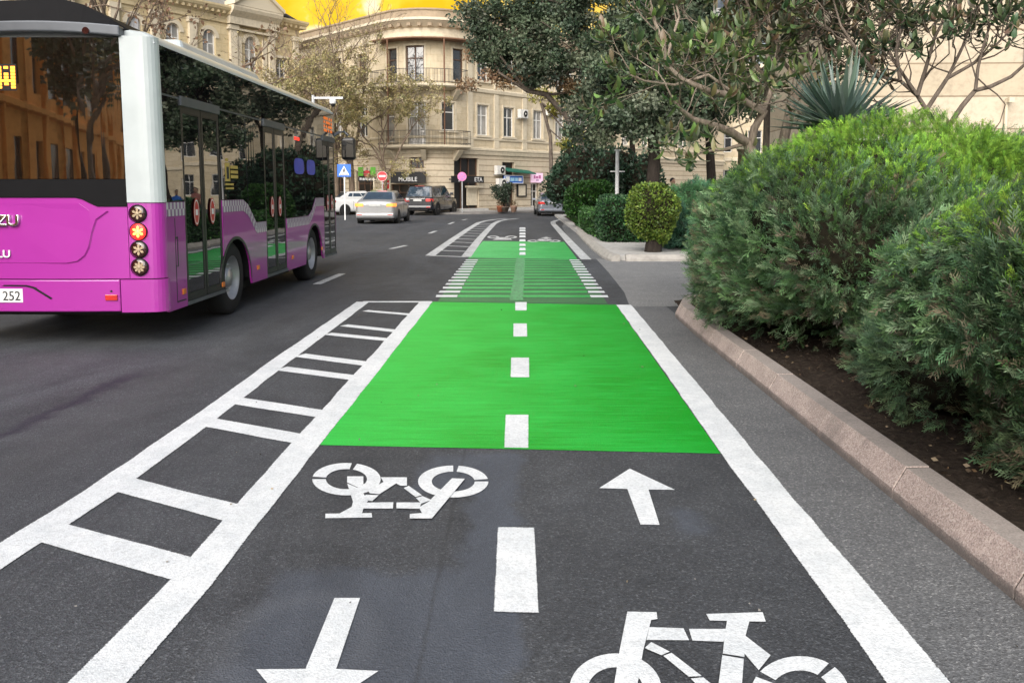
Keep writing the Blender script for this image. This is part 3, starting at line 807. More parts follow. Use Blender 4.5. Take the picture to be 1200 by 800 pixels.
# lower side panels
m = MB()
for y0, y1 in ((.02, .50), (1.65, 3.40), (4.45, 6.95)):
    panel(m, side_path(y0, y1, .08, ARX+BX), skirt, lambda y: belt(y)-.004)
panel(m, side_path(.02, 7.95, .1, ARX), skirt, 1.4, mirror=True)
m.add([], [])
bp(m, 'side_panel', M['purple'], split=True)
m = MB()
for y0, y1 in ((.02, .50), (1.65, 3.40), (4.45, 6.95)):
    panel(m, side_path(y0, y1, .05, BX), lambda y: belt(y)-.15, lambda y: belt(y)-.006, .004, .004, uv=.046)
bp(m, 'checker_stripe', M['checker'], split=True)
# arch linings
m = MB()
for yc, zc in WH:
    for sx in (1, -1):
        pts = [(yc+(AR+.004)*math.cos(t*math.pi/16), zc-.06+(AR+.004)*math.sin(t*math.pi/16)) for t in range(17)]
        x0, x1 = (0.004, -.38) if sx > 0 else (-BW-.004, -BW+.38)
        m.add([(x0, y, z) for y, z in pts]+[(x1, y, z) for y, z in pts], [(i, i+1, 18+i, 17+i) for i in range(16)])
        q = [(yc+(AR-.035)*math.cos(t*math.pi/16), zc-.06+(AR-.035)*math.sin(t*math.pi/16)) for t in range(17)]
        m.add([(x0, y, z) for y, z in pts]+[(x0, y, z) for y, z in q], [(i, i+1, 18+i, 17+i) for i in range(16)])
bp(m, 'wheel_arch', M['bus_black'], split=True)
def bus_wheel(y, x, sgn, z=.47, r=.47):
    t = MB(); w = .26
    prof = [(r*.60, -w/2), (r*.9, -w/2), (r, -w/2+.04), (r, w/2-.04), (r*.9, w/2), (r*.60, w/2)]
    T = lambda v: Vector((x-sgn*(.06+w/2)+sgn*(v.z), y+v.x, z+v.y))
    t.lathe((0, 0, 0), prof, 36, 0, T); o = bp(t, 'wheel', M['rubber'])
    h = MB()
    h.lathe((0, 0, 0), [(r*.61, w/2-.005), (r*.57, w/2-.02), (r*.52, w/2-.09), (r*.30, w/2-.10), (r*.26, w/2-.05), (r*.22, w/2-.03), (0.001, w/2-.02)], 32, 0, T)
    for k in range(10):
        a = k*math.pi/5; h.lathe((r*.37*math.cos(a), r*.37*math.sin(a), 0), [(.018, w/2-.1), (.018, w/2-.065), (.001, w/2-.06)], 6, 0, T)
    bp(h, 'rim', M['alloy'], o)
for yc, zc in WH:
    bus_wheel(yc, 0, 1); bus_wheel(yc, -BW, -1)
# glazing
m = MB()
for y0, y1 in ((.02, .50), (1.65, 2.62), (2.64, 3.40), (4.45, 5.65), (5.67, 6.95)):
    panel(m, side_path(y0+.004, y1-.004, .1, BX), lambda y: belt(y)+.004, 2.56, .0, .02)
panel(m, side_path(.02, 7.9, .2), 1.41, 2.56, mirror=True)
bp(m, 'side_window', M['bus_glass'], split=True)
m = MB()
panel(m, side_path(.02, 8.0, .2), 2.585, 3.06); panel(m, side_path(.02, 8.0, .2), 2.585, 3.06, mirror=True)
bp(m, 'upper_side_panel', M['bus_glass'], split=True)
m = MB()
panel(m, side_path(.02, 8.0, .2), 2.562, 2.583, -.004, .01)
for y in (2.63, 5.66): panel(m, side_path(y-.012, y+.012), 1.2, 2.56, -.006, .01)
bp(m, 'window_seal', M['bus_grey'], split=True)
# doors
def bus_door(y0, y1):
    f = MB(); yc = (y0+y1)/2
    panel(f, side_path(y0+.006, y1-.006, .3), .36, 2.60, -.022, .02)
    for a, b in ((y0+.01, yc-.008), (yc+.008, y1-.01)):
        panel(f, side_path(a, a+.05), .38, 2.5, -.002, .02); panel(f, side_path(b-.05, b), .38, 2.5, -.002, .02)
        panel(f, side_path(a+.05, b-.05), .38, .46, -.002, .02); panel(f, side_path(a+.05, b-.05), 2.42, 2.5, -.002, .02)
    d = bp(f, 'door', M['bus_black'])
    g = MB()
    for a, b in ((y0+.062, yc-.06), (yc+.06, y1-.062)): panel(g, side_path(a, b, .15), .465, 2.415, -.008, .008)
    bp(g, 'door_pane', M['bus_glass'], d, split=True)
    s = MB()
    for yy in (y0+.33, y1-.33) if y1-y0 > .9 else ():
        s.add([(0.0, yy+.085*math.cos(t*math.pi/12), 1.345+.155*math.sin(t*math.pi/12)) for t in range(24)], [tuple(range(24))])
    if s.v: bp(s, 'door_sticker', M['sticker_red'], d, split=True)
    s = MB()
    for yy in (y0+.33, y1-.33):
        s.add([(0.0018, yy+.06*math.cos(t*math.pi/12), 1.345+.125*math.sin(t*math.pi/12)) for t in range(24)]+[(.0018, yy+.072*math.cos(t*math.pi/12), 1.345+.14*math.sin(t*math.pi/12)) for t in range(24)],
              [(i, (i+1) % 24, 24+(i+1) % 24, 24+i) for i in range(24)])
        s.box(.0015, .004, yy-.03, yy+.03, 1.31, 1.375)
    bp(s, 'sticker_mark', M['white_gloss'], d, split=True)
    h = MB(); panel(h, side_path(y0, y1, .4), 2.50, 2.60, .02, .03); bp(h, 'door_header', M['bus_grey'], d)
for y0, y1 in ((.50, 1.65), (3.40, 4.45), (6.95, 7.95)): bus_door(y0, y1)
# front face (unseen from here) and front corner
m = MB(); m.box(-BW+.02, -.02, BL-.06, BL, .35, 1.2); bp(m, 'front_panel', M['purple'], bevel=.03)
m = MB(); m.box(-BW+.02, -.02, BL-.055, BL-.005, 1.2, 3.06); bp(m, 'windscreen', M['bus_glass'], bevel=.03)
# roof
prof = [(-.0, 3.055), (-.012, 3.10), (-.05, 3.15), (-.14, 3.19), (-.4, 3.225), (-.8, 3.245), (-1.21, 3.25)]
prof += [(-BW-x, z) for x, z in prof[-2::-1]]
m = MB(); ys = [-.06, .05, 2, 4, 6, 7.9, 8.03]; ins = [.05, 0, 0, 0, 0, 0, .06]
for y, i_ in zip(ys, ins): m.v += [(x*(1), y, z-i_*(.6 if z > 3.1 else 0)) for x, z in prof]
k = len(prof); m.f = [(a*k+b, a*k+b+1, (a+1)*k+b+1, (a+1)*k+b) for a in range(len(ys)-1) for b in range(k-1)]+[tuple(range(k)), tuple(range((len(ys)-1)*k, len(ys)*k))]
m.m = [0]*len(m.f); m.sm = [True]*(len(m.f)-2)+[False]*2
bp(m, 'roof', M['bus_white'])
m = MB(); m.prism([(-.34, 1.5, 3.20), (-.42, 1.62, 3.40), (-.42, 4.5, 3.40), (-.34, 4.7, 3.20)], (-1.6, 0, 0)); bp(m, 'roof_pod', M['bus_white'], bevel=.05)
# rear: lower bodywork
trim = lambda x: 1.52 if x < -.80 else (1.52-.09*(x+.80)/.17 if x < -.63 else 1.43)
XS = -.325
m = MB(); panel(m, rear_path(-BW+.345, XS-.006, 24), .695, lambda x: trim(x)-.006)
bp(m, 'engine_cover', M['purple'])
m = MB()      # raised lid with a rounded lower corner
lid = [(-1.9, .86), (-.95, .86), (-.84, .88), (-.765, .94), (-.72, 1.03), (-.69, 1.16), (-.64, 1.30), (-.52, 1.385), (-.70, 1.385), (-.80, 1.46), (-1.9, 1.46)]
m.add([(x, bulge(x)-.016, z) for x, z in lid]+[(x+.012 if x > -1.8 else x, bulge(x)+.002, z-.012) for x, z in lid], [tuple(range(11))]+[(i, (i+1) % 11, 11+(i+1) % 11, 11+i) for i in range(11)])
bp(m, 'engine_lid', M['purple'])
m = MB(); panel(m, rear_path(-BW+.42, -.425, 14), .36, .685, .018, .05); bp(m, 'rear_bumper', M['purple'], bevel=.012)
m = MB(); panel(m, rear_path(-.417, -CR, 4)+corner_path()[1:], .35, .685, .014, .05); bp(m, 'bumper_corner', M['purple'])
m = MB(); panel(m, rear_path(XS, -CR, 4)+corner_path()[1:], .695, 1.462); bp(m, 'lamp_pillar', M['purple'])
m = MB(); panel(m, rear_path(-BW+.0, -BW+.345, 6), .36, 1.46); bp(m, 'lamp_pillar', M['purple'])
m = MB(); panel(m, rear_path(XS, -CR, 4)+corner_path()[1:], 1.468, 3.12, .012); panel(m, rear_path(-BW, -BW+.345, 4), 1.468, 3.12, .012)
bp(m, 'corner_pillar', M['bus_white'], split=True)
m = MB(); panel(m, rear_path(-BW+.345, XS-.004, 24), trim, 1.70, .012, .05); bp(m, 'rear_window_trim', M['fairing'])
m = MB(); panel(m, rear_path(-BW+.35, XS-.008, 24), 1.705, 3.10, .002); bp(m, 'rear_window', M['rear_glass'])
crown = lambda x: 3.12+.075*(1-((x+BW/2)/(BW/2))**2)
m = MB(); panel(m, rear_path(-BW+.1, -.30, 24), lambda x: crown(x)-.045, lambda x: crown(x)+.06, .055, .12); bp(m, 'rear_rail', M['bus_grey'], bevel=.015)
m = MB(); m.disc((-.62, bulge(-.62)-.056, 3.155), (0, -1, 0), .035, .012, 16); bp(m, 'rail_lamp', M['lamp_dark'])
m = MB()      # black fairing on the roof edge
fx = [(-2.2, .02), (-2.1, .16), (-1.95, .27), (-.95, .27), (-.72, .22), (-.45, .10), (-.30, .02)]
vs = []
for x, h in fx: vs += [(x, .02+bulge(x), crown(x)+.03), (x, .12+bulge(x), crown(x)+.04+h), (x, 1.2, max(3.16, crown(x)+.04+h*.9)), (x, 1.25, 3.10)]
m.add(vs, [(4*i+j, 4*i+j+1, 4*i+5+j, 4*i+4+j) for i in range(len(fx)-1) for j in range(3)]+[(0, 1, 2, 3), (24, 25, 26, 27)])
bp(m, 'roof_fairing', M['fairing'])
# rear lamps
for i, z in enumerate((1.355, 1.172, .990, .812)):
    x = -.228; y = bulge(x); lit = i == 1
    m = MB(); m.lathe((0, 0, 0), [(.092, -.002), (.092, .012), (.082, .018)], 28, 0, lambda v: Vector((x+v.x, y-v.z, z+v.y))); o = bp(m, 'tail_lamp', M['bus_black'])
    m = MB(); m.lathe((0, 0, 0), [(.082, .006), (.077, .014), (.04, .017), (.001, .018)], 28, 0, lambda v: Vector((x+v.x, y-v.z, z+v.y))); bp(m, 'lens', M['lamp_red'] if lit else M['lamp_dark'], o)
    m = MB()
    for k in range(6 if i != 3 else 8):
        a = math.pi/2+k*2*math.pi/(6 if i != 3 else 8); c_, s_ = math.cos(a), math.sin(a)
        P4 = [(c_*.012-s_*.008, s_*.012+c_*.008), (c_*.055-s_*.016, s_*.055+c_*.016), (c_*.072, s_*.072), (c_*.055+s_*.016, s_*.055-c_*.016), (c_*.012+s_*.008, s_*.012-c_*.008)]
        m.prism([(x+a_, y-.0195, z+b_) for a_, b_ in [(.82*q, .82*w_) for q, w_ in P4]], (0, .004, 0))
    m.lathe((0, 0, 0), [(.02, .02), (.016, .027), (.001, .028)], 12, 0, lambda v: Vector((x+v.x, y-v.z, z+v.y)))
    bp(m, 'reflector_star', M['lamp_yellow'] if lit else M['lamp_star'], o)
m = MB(); x = -.51; m.box(x-.062, x+.062, bulge(x)-.034, bulge(x)-.01, .475, .535); bp(m, 'reflector', M['tail_red'], bevel=.006)
m = MB(); m.disc((-.51, bulge(-.51)-.018, .57), (0, -1, 0), .011, .006, 12); m.disc((-1.27, bulge(-1.27)-.018, .60), (0, -1, 0), .011, .006, 12); bp(m, 'fastener', M['black'], split=True)
# number plate in its recess
m = MB(); m.add([(x, bulge(x)-.022, z) for x, z in ((-1.96, .635), (-1.36, .635), (-1.28, .615), (-1.1, .50), (-1.12, .488), (-1.30, .60), (-1.37, .618), (-1.96, .618))], [tuple(range(8))]); bp(m, 'plate_recess_edge', M['bus_black'])
m = MB(); m.box(-1.925, -1.405, RY-.02, RY+.03, .455, .595); plate = bp(m, 'number_plate', M['white_gloss'], bevel=.004)
def text(name, body, loc, rot, size, mat, parent, align='LEFT', ext=.004, xs=1, bevel=0):
    c = bpy.data.curves.new(name, 'FONT'); c.body = body; c.size = size; c.extrude = ext; c.align_x = align; c.bevel_depth = bevel
    t = bpy.data.objects.new('tmp', c); me = bpy.data.meshes.new_from_object(t); bpy.data.objects.remove(t)
    me.name = name; me.materials.clear(); me.materials.append(mat); o = bpy.data.objects.new(name, me); COL.objects.link(o)
    o.location = loc; o.rotation_euler = rot; o.scale = (xs, 1, 1)
    if parent is not None: o.parent = parent
    return o
text('plate_digits', '252', (-1.425, RY-.022, .478), (R(90), 0, 0), .135, M['black'], plate, 'RIGHT', .002, .92)
text('badge', 'ISUZU', (-1.40, RY-.016, 1.235), (R(90), 0, 0), .150, M['chrome'], bus, 'RIGHT', .012, 1.25, .006)
text('badge', 'ANADOLU', (-1.51, RY-.014, .915), (R(90), 0, 0), .105, M['white_gloss'], bus, 'RIGHT', .004, 1.1, .002)
# led line number behind the rear glass, front side destination display
m = MB()
for k, xx in enumerate((-1.40, -1.47, -1.54, -1.62, -1.69)):
    for q in range(7):
        if (k, q) in ((1, 5), (1, 0), (3, 6), (3, 3)): continue
        m.box(xx-.021, xx+.021, bulge(xx)-.013, bulge(xx)-.006, 2.60+q*.032, 2.60+q*.032+.025)
m.box(-1.56, -1.39, RY-.011, RY-.005, 2.665, 2.685)
ld = MB(); ld.box(-1.76, -1.37, RY-.004, RY+.0, 2.58, 2.84); ldo = bp(ld, 'line_number_display', M['bus_black'])
bp(m, 'lit_digits', M['led'], ldo)
m = MB()
for k in range(8):
    for q in range(4):
        if (k*5+q*3) % 7 in (1, 4): continue
        m.box(.002, .006, 7.15+k*.085, 7.15+k*.085+.06, 2.68+q*.075, 2.68+q*.075+.05)
bp(m, 'destination_display', M['led_dim'])
m = MB(); m.box(.002, .005, 5.05, 5.35, 2.40, 2.45); bp(m, 'door_signal', M['led_red'])
# stickers on the glass
m = MB()
for y0, y1 in ((4.98, 5.60), (5.78, 6.36)):
    n_ = 20; m.add([(.003, (y0+y1)/2+(y1-y0)/2*math.copysign(abs(math.cos(t*2*math.pi/n_))**.5, math.cos(t*2*math.pi/n_)), 1.98+.13*math.copysign(abs(math.sin(t*2*math.pi/n_))**.6, math.sin(t*2*math.pi/n_))) for t in range(n_)], [tuple(range(n_))])
bp(m, 'window_sticker', M['sticker_blue'], split=True)
m = MB()
m.box(.001, .004, 1.80, 1.96, 1.70, 1.93); m.box(.001, .004, 1.83, 1.91, 1.945, 1.985)
for z in (1.74, 1.80, 1.86): m.box(.001, .004, 2.00, 2.26, z, z+.04)
for z in (1.60, 1.65): m.box(.001, .004, 1.80, 2.08, z, z+.025)
bp(m, 'window_sticker', M['sticker_yellow'])
m = MB(); m.box(.003, .006, 1.84, 1.92, 1.73, 1.88); bp(m, 'sticker_mark', M['black'])
for y, z in ((.40, .50), (1.59, .44), (2.98, .52), (4.75, .52), (6.72, .52)):
    m = MB(); m.box(0, .014, y-.045, y+.045, z-.03, z+.03); bp(m, 'side_marker', M['amber'], bevel=.004)
m = MB(); panel(m, side_path(.50, 1.65, .3), .335, .375, .012, .03); panel(m, side_path(3.40, 4.45, .3), .335, .375, .012, .03); panel(m, side_path(6.95, 7.95, .3), .335, .375, .012, .03); bp(m, 'door_sill', M['bus_grey'], split=True)
m = MB(); panel(m, side_path(.27, .29), .78, 1.10, .002, .006); panel(m, side_path(.23, .29), 1.08, 1.10, .002, .006); panel(m, side_path(.23, .25), .78, .80, .002, .006); bp(m, 'hatch_seam', M['bus_black'])
m = MB(); panel(m, side_path(.23, .46), .40, .415, .002, .006); panel(m, side_path(.22, .235), .40, 1.30, .001, .006); bp(m, 'hatch_seam', M['bus_black'])
# mirror
m = MB(); m.tube([(-.05, 7.98, 2.62), (.06, 8.10, 2.72), (.17, 8.14, 2.74), (.25, 8.12, 2.66)], [.03, .028, .025, .025], 8); arm = bp(m, 'mirror_arm', M['bus_grey'])
m = MB(); m.box(.12, .40, 8.02, 8.17, 2.18, 2.62); mh = bp(m, 'mirror_housing', M['bus_black'], arm, bevel=.05)
m = MB(); m.box(.15, .37, 8.010, 8.018, 2.23, 2.57); bp(m, 'mirror_glass', M['bus_glass'], mh, bevel=.003)
# ------------------------------------------------------------------ cars (local: y 0 = rear bumper, y forward)
def car(name, loc, rz, label, Wd, L, Hh, paint_m, kind='sedan', lit=False, plate=True):
    root = thing(name, loc, label, 'car', None, rz)
    b = lambda mb, n, mt, p=root, **k: mb.build(n, mt, p, local=True, **k)
    w = Wd/2
    if kind == 'sedan':
        zs, tr, zr = .58*Hh, .64*Hh, Hh
        st = [(0, .80, .34, .48*Hh, .58*Hh), (.05, .90, .27, .55*Hh, .67*Hh), (.16, .965, .23, .60*Hh, .71*Hh), (.5, 1, .20, .62*Hh, .73*Hh), (1.1, 1, .20, .63*Hh, .72*Hh), (2.6, 1, .20, .61*Hh, .68*Hh), (3.5, 1, .20, .58*Hh, .66*Hh), (L-.5, .97, .2, .52*Hh, .60*Hh), (L-.12, .86, .22, .45*Hh, .52*Hh), (L, .7, .3, .40*Hh, .44*Hh)]
        gh = [(.62, .71*Hh), (1.35, Hh*.965), (2.55, Hh), (3.55, .67*Hh)]; rb, rt = .90, .66
    else:
        st = [(0, .92, .40, .50*Hh, .56*Hh), (.08, .98, .33, .55*Hh, .60*Hh), (.4, 1, .30, .56*Hh, .62*Hh), (2.6, 1, .30, .56*Hh, .61*Hh), (3.5, 1, .30, .55*Hh, .60*Hh), (L-.4, .97, .3, .52*Hh, .57*Hh), (L-.1, .9, .33, .48*Hh, .52*Hh), (L, .8, .4, .42*Hh, .46*Hh)]
        gh = [(.10, .60*Hh), (.42, Hh*.97), (2.9, Hh), (3.75, .60*Hh)]; rb, rt = .93, .76
    m = MB(); ringn = 0
    for y, kw, zb, zsd, zt in st:
        x = w*kw
        half = [(x*.90, zb), (x*.985, zb+.10), (x, zb+.24), (x*.995, zsd*.8), (x*.97, zsd), (x*.86, zt-.02), (x*.45, zt), (0, zt+.01)]
        ring_ = half+[(-a, z) for a, z in half[-2::-1]]; ringn = len(ring_)
        m.v += [(a, y, z) for a, z in ring_]
    k = ringn
    for a in range(len(st)-1):
        for c in range(k): m.f.append((a*k+c, a*k+(c+1) % k, (a+1)*k+(c+1) % k, (a+1)*k+c))
    m.f += [tuple(range(k)), tuple(range((len(st)-1)*k, len(st)*k))]; m.m = [0]*len(m.f); m.sm = [True]*(len(m.f)-2)+[False]*2
    b(m, 'body', paint_m)
    # cabin
    m = MB(); vs = []
    n_ = len(gh)
    wid = [rb, rt+.03, rt, rb]
    for (y, z), q in zip(gh, wid): vs += [(-w*q, y, z-.015), (w*q, y, z-.015)]
    m.add(vs, [(0, 1, 3, 2), (2, 3, 5, 4), (4, 5, 7, 6), (1, 7, 5, 3), (0, 2, 4, 6)]); b(m, 'cabin', paint_m, bevel=.07)
    def lerp(a, c, t): return a+(c-a)*t
    def face(name, q, marg=(.08, .92, .1, .92), mt=None, sub=None):
        A, B, C, D = [Vector(v) for v in q]; mm = MB()
        nrm = (B-A).cross(D-A).normalized()
        P = lambda s, t: (A.lerp(B, s)).lerp(D.lerp(C, s), t)+nrm*.008
        for s0, s1 in (sub or [(marg[0], marg[1])]):
            mm.add([P(s0, marg[2]), P(s1, marg[2]), P(s1, marg[3]), P(s0, marg[3])], [(0, 1, 2, 3)])
        return b(mm, name, mt or M['car_glass'], normals=False)
    face('rear_window', (vs[0], vs[1], vs[3], vs[2])); face('windscreen', (vs[7], vs[6], vs[4], vs[5]))
    sub = [(.07, .34), (.38, .62), (.65, .90)] if kind != 'sedan' else [(.10, .24), (.27, .56), (.59, .88)]
    lo, hi = (lambda s: lerp(gh[0][0]+.28, gh[3][0]-.25, s)), (lambda s: lerp(gh[1][0]+.02, gh[2][0]-.02, s))
    for sx in (1, -1):
        for s0, s1 in sub:
            zl, zh = gh[0][1]+.05*Hh, gh[1][1]-.07*Hh
            tt = lambda z: (z-gh[0][1])/(gh[1][1]-gh[0][1])
            X = lambda z: sx*(w*lerp(rb, rt+.015, tt(z))+.012)
            Y = lambda s, z: lerp(lo(s), hi(s), tt(z))
            mm = MB(); mm.add([(X(zl), Y(s0, zl), zl), (X(zl), Y(s1, zl), zl), (X(zh), Y(s1, zh), zh), (X(zh), Y(s0, zh), zh)], [(0, 1, 2, 3)])
            b(mm, 'side_window', M['car_glass'])
        mm = MB(); mm.box(min(sx*w*.95, sx*(w+.16)), max(sx*w*.95, sx*(w+.16)), gh[3][0]-.45, gh[3][0]-.30, .66*Hh, .75*Hh); b(mm, 'wing_mirror', paint_m, bevel=.03)
        mm = MB()   # door seams and handles
        for y in (lo(.27), lo(.60)): mm.box(sx*w*.998-.004, sx*w*.998+.004, y-.008, y+.008, .33, .57*Hh)
        b(mm, 'door_seam', M['black'])
    r = .315 if kind == 'sedan' else .39
    for y in (.95 if kind == 'sedan' else 1.0, L-.88):
        for sx in (1, -1):
            mm = MB(); mm.disc((sx*(w-.02), y, r), (sx, 0, 0), r+.06, .026, 24); b(mm, 'wheel_arch', M['black'])
            mm = MB(); mm.lathe((0, 0, 0), [(r*.6, -.2), (r, -.19), (r, .02), (r*.9, .035), (r*.62, .03)], 24, 0, lambda v: Vector((sx*(w-.02+v.z), y+v.x, r+v.y))); t = b(mm, 'wheel', M['rubber'])
            mm = MB(); mm.lathe((0, 0, 0), [(r*.62, .022), (r*.5, .012), (r*.2, .02), (.001, .03)], 20, 0, lambda v: Vector((sx*(w-.02+v.z), y+v.x, r+v.y))); b(mm, 'rim', M['alloy'], t)
    mm = MB(); mm.box(-w*.9, w*.9, .12, L-.2, .17 if kind == 'sedan' else .26, .34); b(mm, 'underbody', M['under'])
    zl = .565*Hh if kind == 'sedan' else .50*Hh
    for sx in (1, -1):
        mm = MB(); x0, x1 = sx*w*.56, sx*w*.945
        h_ = .075 if kind == 'sedan' else .085
        mm.prism([(x0, -.035, zl-h_), (x1*.93, -.02, zl-h_), (sx*(w+.004), .14, zl-h_), (sx*(w+.004), .34, zl-h_), (x0, .34, zl-h_)], (0, 0, h_*2)); b(mm, 'tail_lamp', M['tail_lit'] if lit else M['tail_red'], bevel=.015)
        mm = MB(); mm.box(min(sx*w*.62, sx*w*.86), max(sx*w*.62, sx*w*.86), -.064, .06, .33*Hh*.8, .33*Hh*.8+.04); b(mm, 'rear_reflector', M['tail_red'])
    zb0 = .25 if kind == 'sedan' else .36; zb1 = .36*Hh
    mm = MB(); mm.prism([(-w*.92, .2, zb0), (-w*.92, -.02, zb0+.02), (-w*.92, -.055, (zb0+zb1)/2-.02), (-w*.92, -.045, zb1-.06), (-w*.92, .1, zb1+.02), (-w*.92, .2, zb1+.02)], (w*1.84, 0, 0)); b(mm, 'rear_bumper', paint_m, bevel=.05)
    mm = MB(); mm.box(-w*.7, w*.7, -.058, .1, .20 if kind == 'sedan' else .31, .27 if kind == 'sedan' else .38); b(mm, 'bumper_insert', M['under'])
    mm = MB(); mm.box(-.26, .26, -.035 if kind == 'sedan' else -.03, .05, zl-.06, zl+.05); b(mm, 'number_plate', M['plate'])
    if kind == 'suv':
        mm = MB(); mm.box(-w*.5, w*.5, -.02, .05, zl+.075, zl+.115); b(mm, 'tailgate_trim', M['chrome'])
        mm = MB(); mm.box(-.3, .3, .36, .42, Hh*.955, Hh*.965); b(mm, 'brake_lamp', M['tail_red'])
    return root
def place(px, py):
    g = G(px, py); return (g.x, g.y, 0)
car('silver_sedan', place(439.5, 262.6), R(-1.5), 'silver sedan with lit orange tail lamps driving away beside the bus', 1.92, 4.6, 1.56, M['silver'], lit=True)
car('black_offroader', place(489.5, 252.6), R(-15), 'black off-road car with pale number plate ahead of the silver sedan', 1.92, 4.9, 1.88, M['car_black'], 'suv')
car('white_car', (G(392, 252).x-.6, G(392, 252).y, 0), R(-52), 'white car half hidden between the bus and the silver sedan', 1.78, 4.3, 1.52, M['car_white'])
car('grey_sedan', place(648.5, 253.4), R(3), 'grey blue sedan beyond the cycle lane beside the clipped round bush', 1.80, 4.5, 1.40, M['car_grey'])
# ------------------------------------------------------------------ buildings
class Path:
    def __init__(s, pts): 
        s.p = [Vector((x, y, 0)) for x, y in pts]; s.L = [0]
        for a, b in zip(s.p, s.p[1:]): s.L.append(s.L[-1]+(b-a).length)
    def at(s, u):
        i = 0
        while i < len(s.p)-2 and u > s.L[i+1]: i += 1
        d = (s.p[i+1]-s.p[i]).normalized()
        return s.p[i]+d*(u-s.L[i]), d, Vector((d.y, -d.x, 0))
    def knots(s, u0, u1): return sorted(set([u0, u1]+[l for l in s.L if u0+1e-4 < l < u1-1e-4]))
    def pt(s, u, z, o=0): 
        c, d, n = s.at(u); return c+n*o+Vector((0, 0, z))
    def band(s, m, u0, u1, prof, mi=0, cap=True):
        """sweep a closed (out, z) profile from u0 to u1"""
        ks = s.knots(u0, u1); n = len(prof); vs = []
        for i, u in enumerate(ks):
            c, d, nr = s.at(u)
            if 0 < i < len(ks)-1:
                c2, d2, n2 = s.at(u+1e-3); c1, d1, n1 = s.at(u-1e-3); nr = (n1+n2); nr = nr/max(.3, nr.length)*1; nr = nr/ max(.5, nr.normalized().dot(n1)) if False else nr.normalized()/max(.6, nr.normalized().dot(n1))
            vs += [c+nr*o+Vector((0, 0, z)) for o, z in prof]
        fs = [(i*n+j, i*n+(j+1) % n, (i+1)*n+(j+1) % n, (i+1)*n+j) for i in range(len(ks)-1) for j in range(n)]
        if cap: fs += [tuple(range(n)), tuple(range((len(ks)-1)*n, len(ks)*n))]
        uvs = []
        for i in range(len(ks)-1):
            for j in range(n):
                j2 = (j+1) % n
                uvs.append([(ks[i], prof[j][1]+prof[j][0]), (ks[i], prof[j2][1]+prof[j2][0]), (ks[i+1], prof[j2][1]+prof[j2][0]), (ks[i+1], prof[j][1]+prof[j][0])])
        if cap: uvs += [[(o+ks[0], z) for o, z in prof], [(o+ks[-1], z) for o, z in prof]]
        m.add(vs, fs, mi, False, uvs)
    def rect(s, m, u0, u1, z0, z1, o0, o1, mi=0): s.band(m, u0, u1, [(o0, z0), (o1, z0), (o1, z1), (o0, z1)], mi)
    def wall(s, m, u0, u1, z0, z1, holes=(), depth=.28, off=0, mi=0):
        us = sorted(set(s.knots(u0, u1)+[v for h in holes for v in h[:2] if u0 < v < u1])); zs = sorted(set([z0, z1]+[v for h in holes for v in h[2:4] if z0 < v < z1]))
        for a, b in zip(us, us[1:]):
            for c, d in zip(zs, zs[1:]):
                uc, zc = (a+b)/2, (c+d)/2
                if any(h[0] < uc < h[1] and h[2] < zc < h[3] for h in holes): continue
                e = 1e-5
                m.add([s.pt(a+e, c, off), s.pt(b-e, c, off), s.pt(b-e, d, off), s.pt(a+e, d, off)], [(0, 1, 2, 3)], mi, False, [[(a, c), (b, c), (b, d), (a, d)]])
        for h in holes:
            a, b, c, d = h[:4]
            if b <= u0 or a >= u1 or d <= z0 or c >= z1: continue
            A = [s.pt(a, c, off), s.pt(b, c, off), s.pt(b, d, off), s.pt(a, d, off)]; B = [s.pt(a, c, off-depth), s.pt(b, c, off-depth), s.pt(b, d, off-depth), s.pt(a, d, off-depth)]
            for i in range(4):
                j = (i+1) % 4; m.add([A[i], A[j], B[j], B[i]], [(0, 1, 2, 3)], mi, False, [[(a, c), (a+.3, c), (a+.3, c+.3), (a, c+.3)]])
    def window(s, root, u, w, z0, z1, frame, pane, bars=(1, 1), depth=.22, name='window', arch=False):
        m = MB(); a, b = u-w/2, u+w/2; t = .07
        R_ = lambda x0, x1, y0, y1, o0=-depth, o1=-depth+.07: s.rect(m, x0, x1, y0, y1, o0, o1)
        R_(a, a+t, z0, z1); R_(b-t, b, z0, z1); R_(a+t, b-t, z0, z0+t); R_(a+t, b-t, z1-t, z1)
        for i in range(bars[0]): c = a+(b-a)*(i+1)/(bars[0]+1); R_(c-.03, c+.03, z0+t, z1-t)
        for i in range(bars[1]): c = z0+(z1-z0)*(.66 if bars[1] == 1 else (i+1)/(bars[1]+1)); R_(a+t, b-t, c-.03, c+.03, -depth, -depth+.062)
        o = m.build(name, frame, root)
        g = MB(); g.add([s.pt(a, z0, -depth+.02), s.pt(b, z0, -depth+.02), s.pt(b, z1, -depth+.02), s.pt(a, z1, -depth+.02)], [(0, 1, 2, 3)]); g.build('pane', pane, o)
        return o
    def surround(s, m, u, w, z0, z1, sill=True, t=.16, o=.06):
        a, b = u-w/2, u+w/2
        s.rect(m, a-t, a, z0, z1+t, 0, o); s.rect(m, b, b+t, z0, z1+t, 0, o); s.rect(m, a, b, z1, z1+t, 0, o-.004)
        if sill: s.rect(m, a-t-.08, b+t+.08, z0-.14, z0, 0, o+.08)
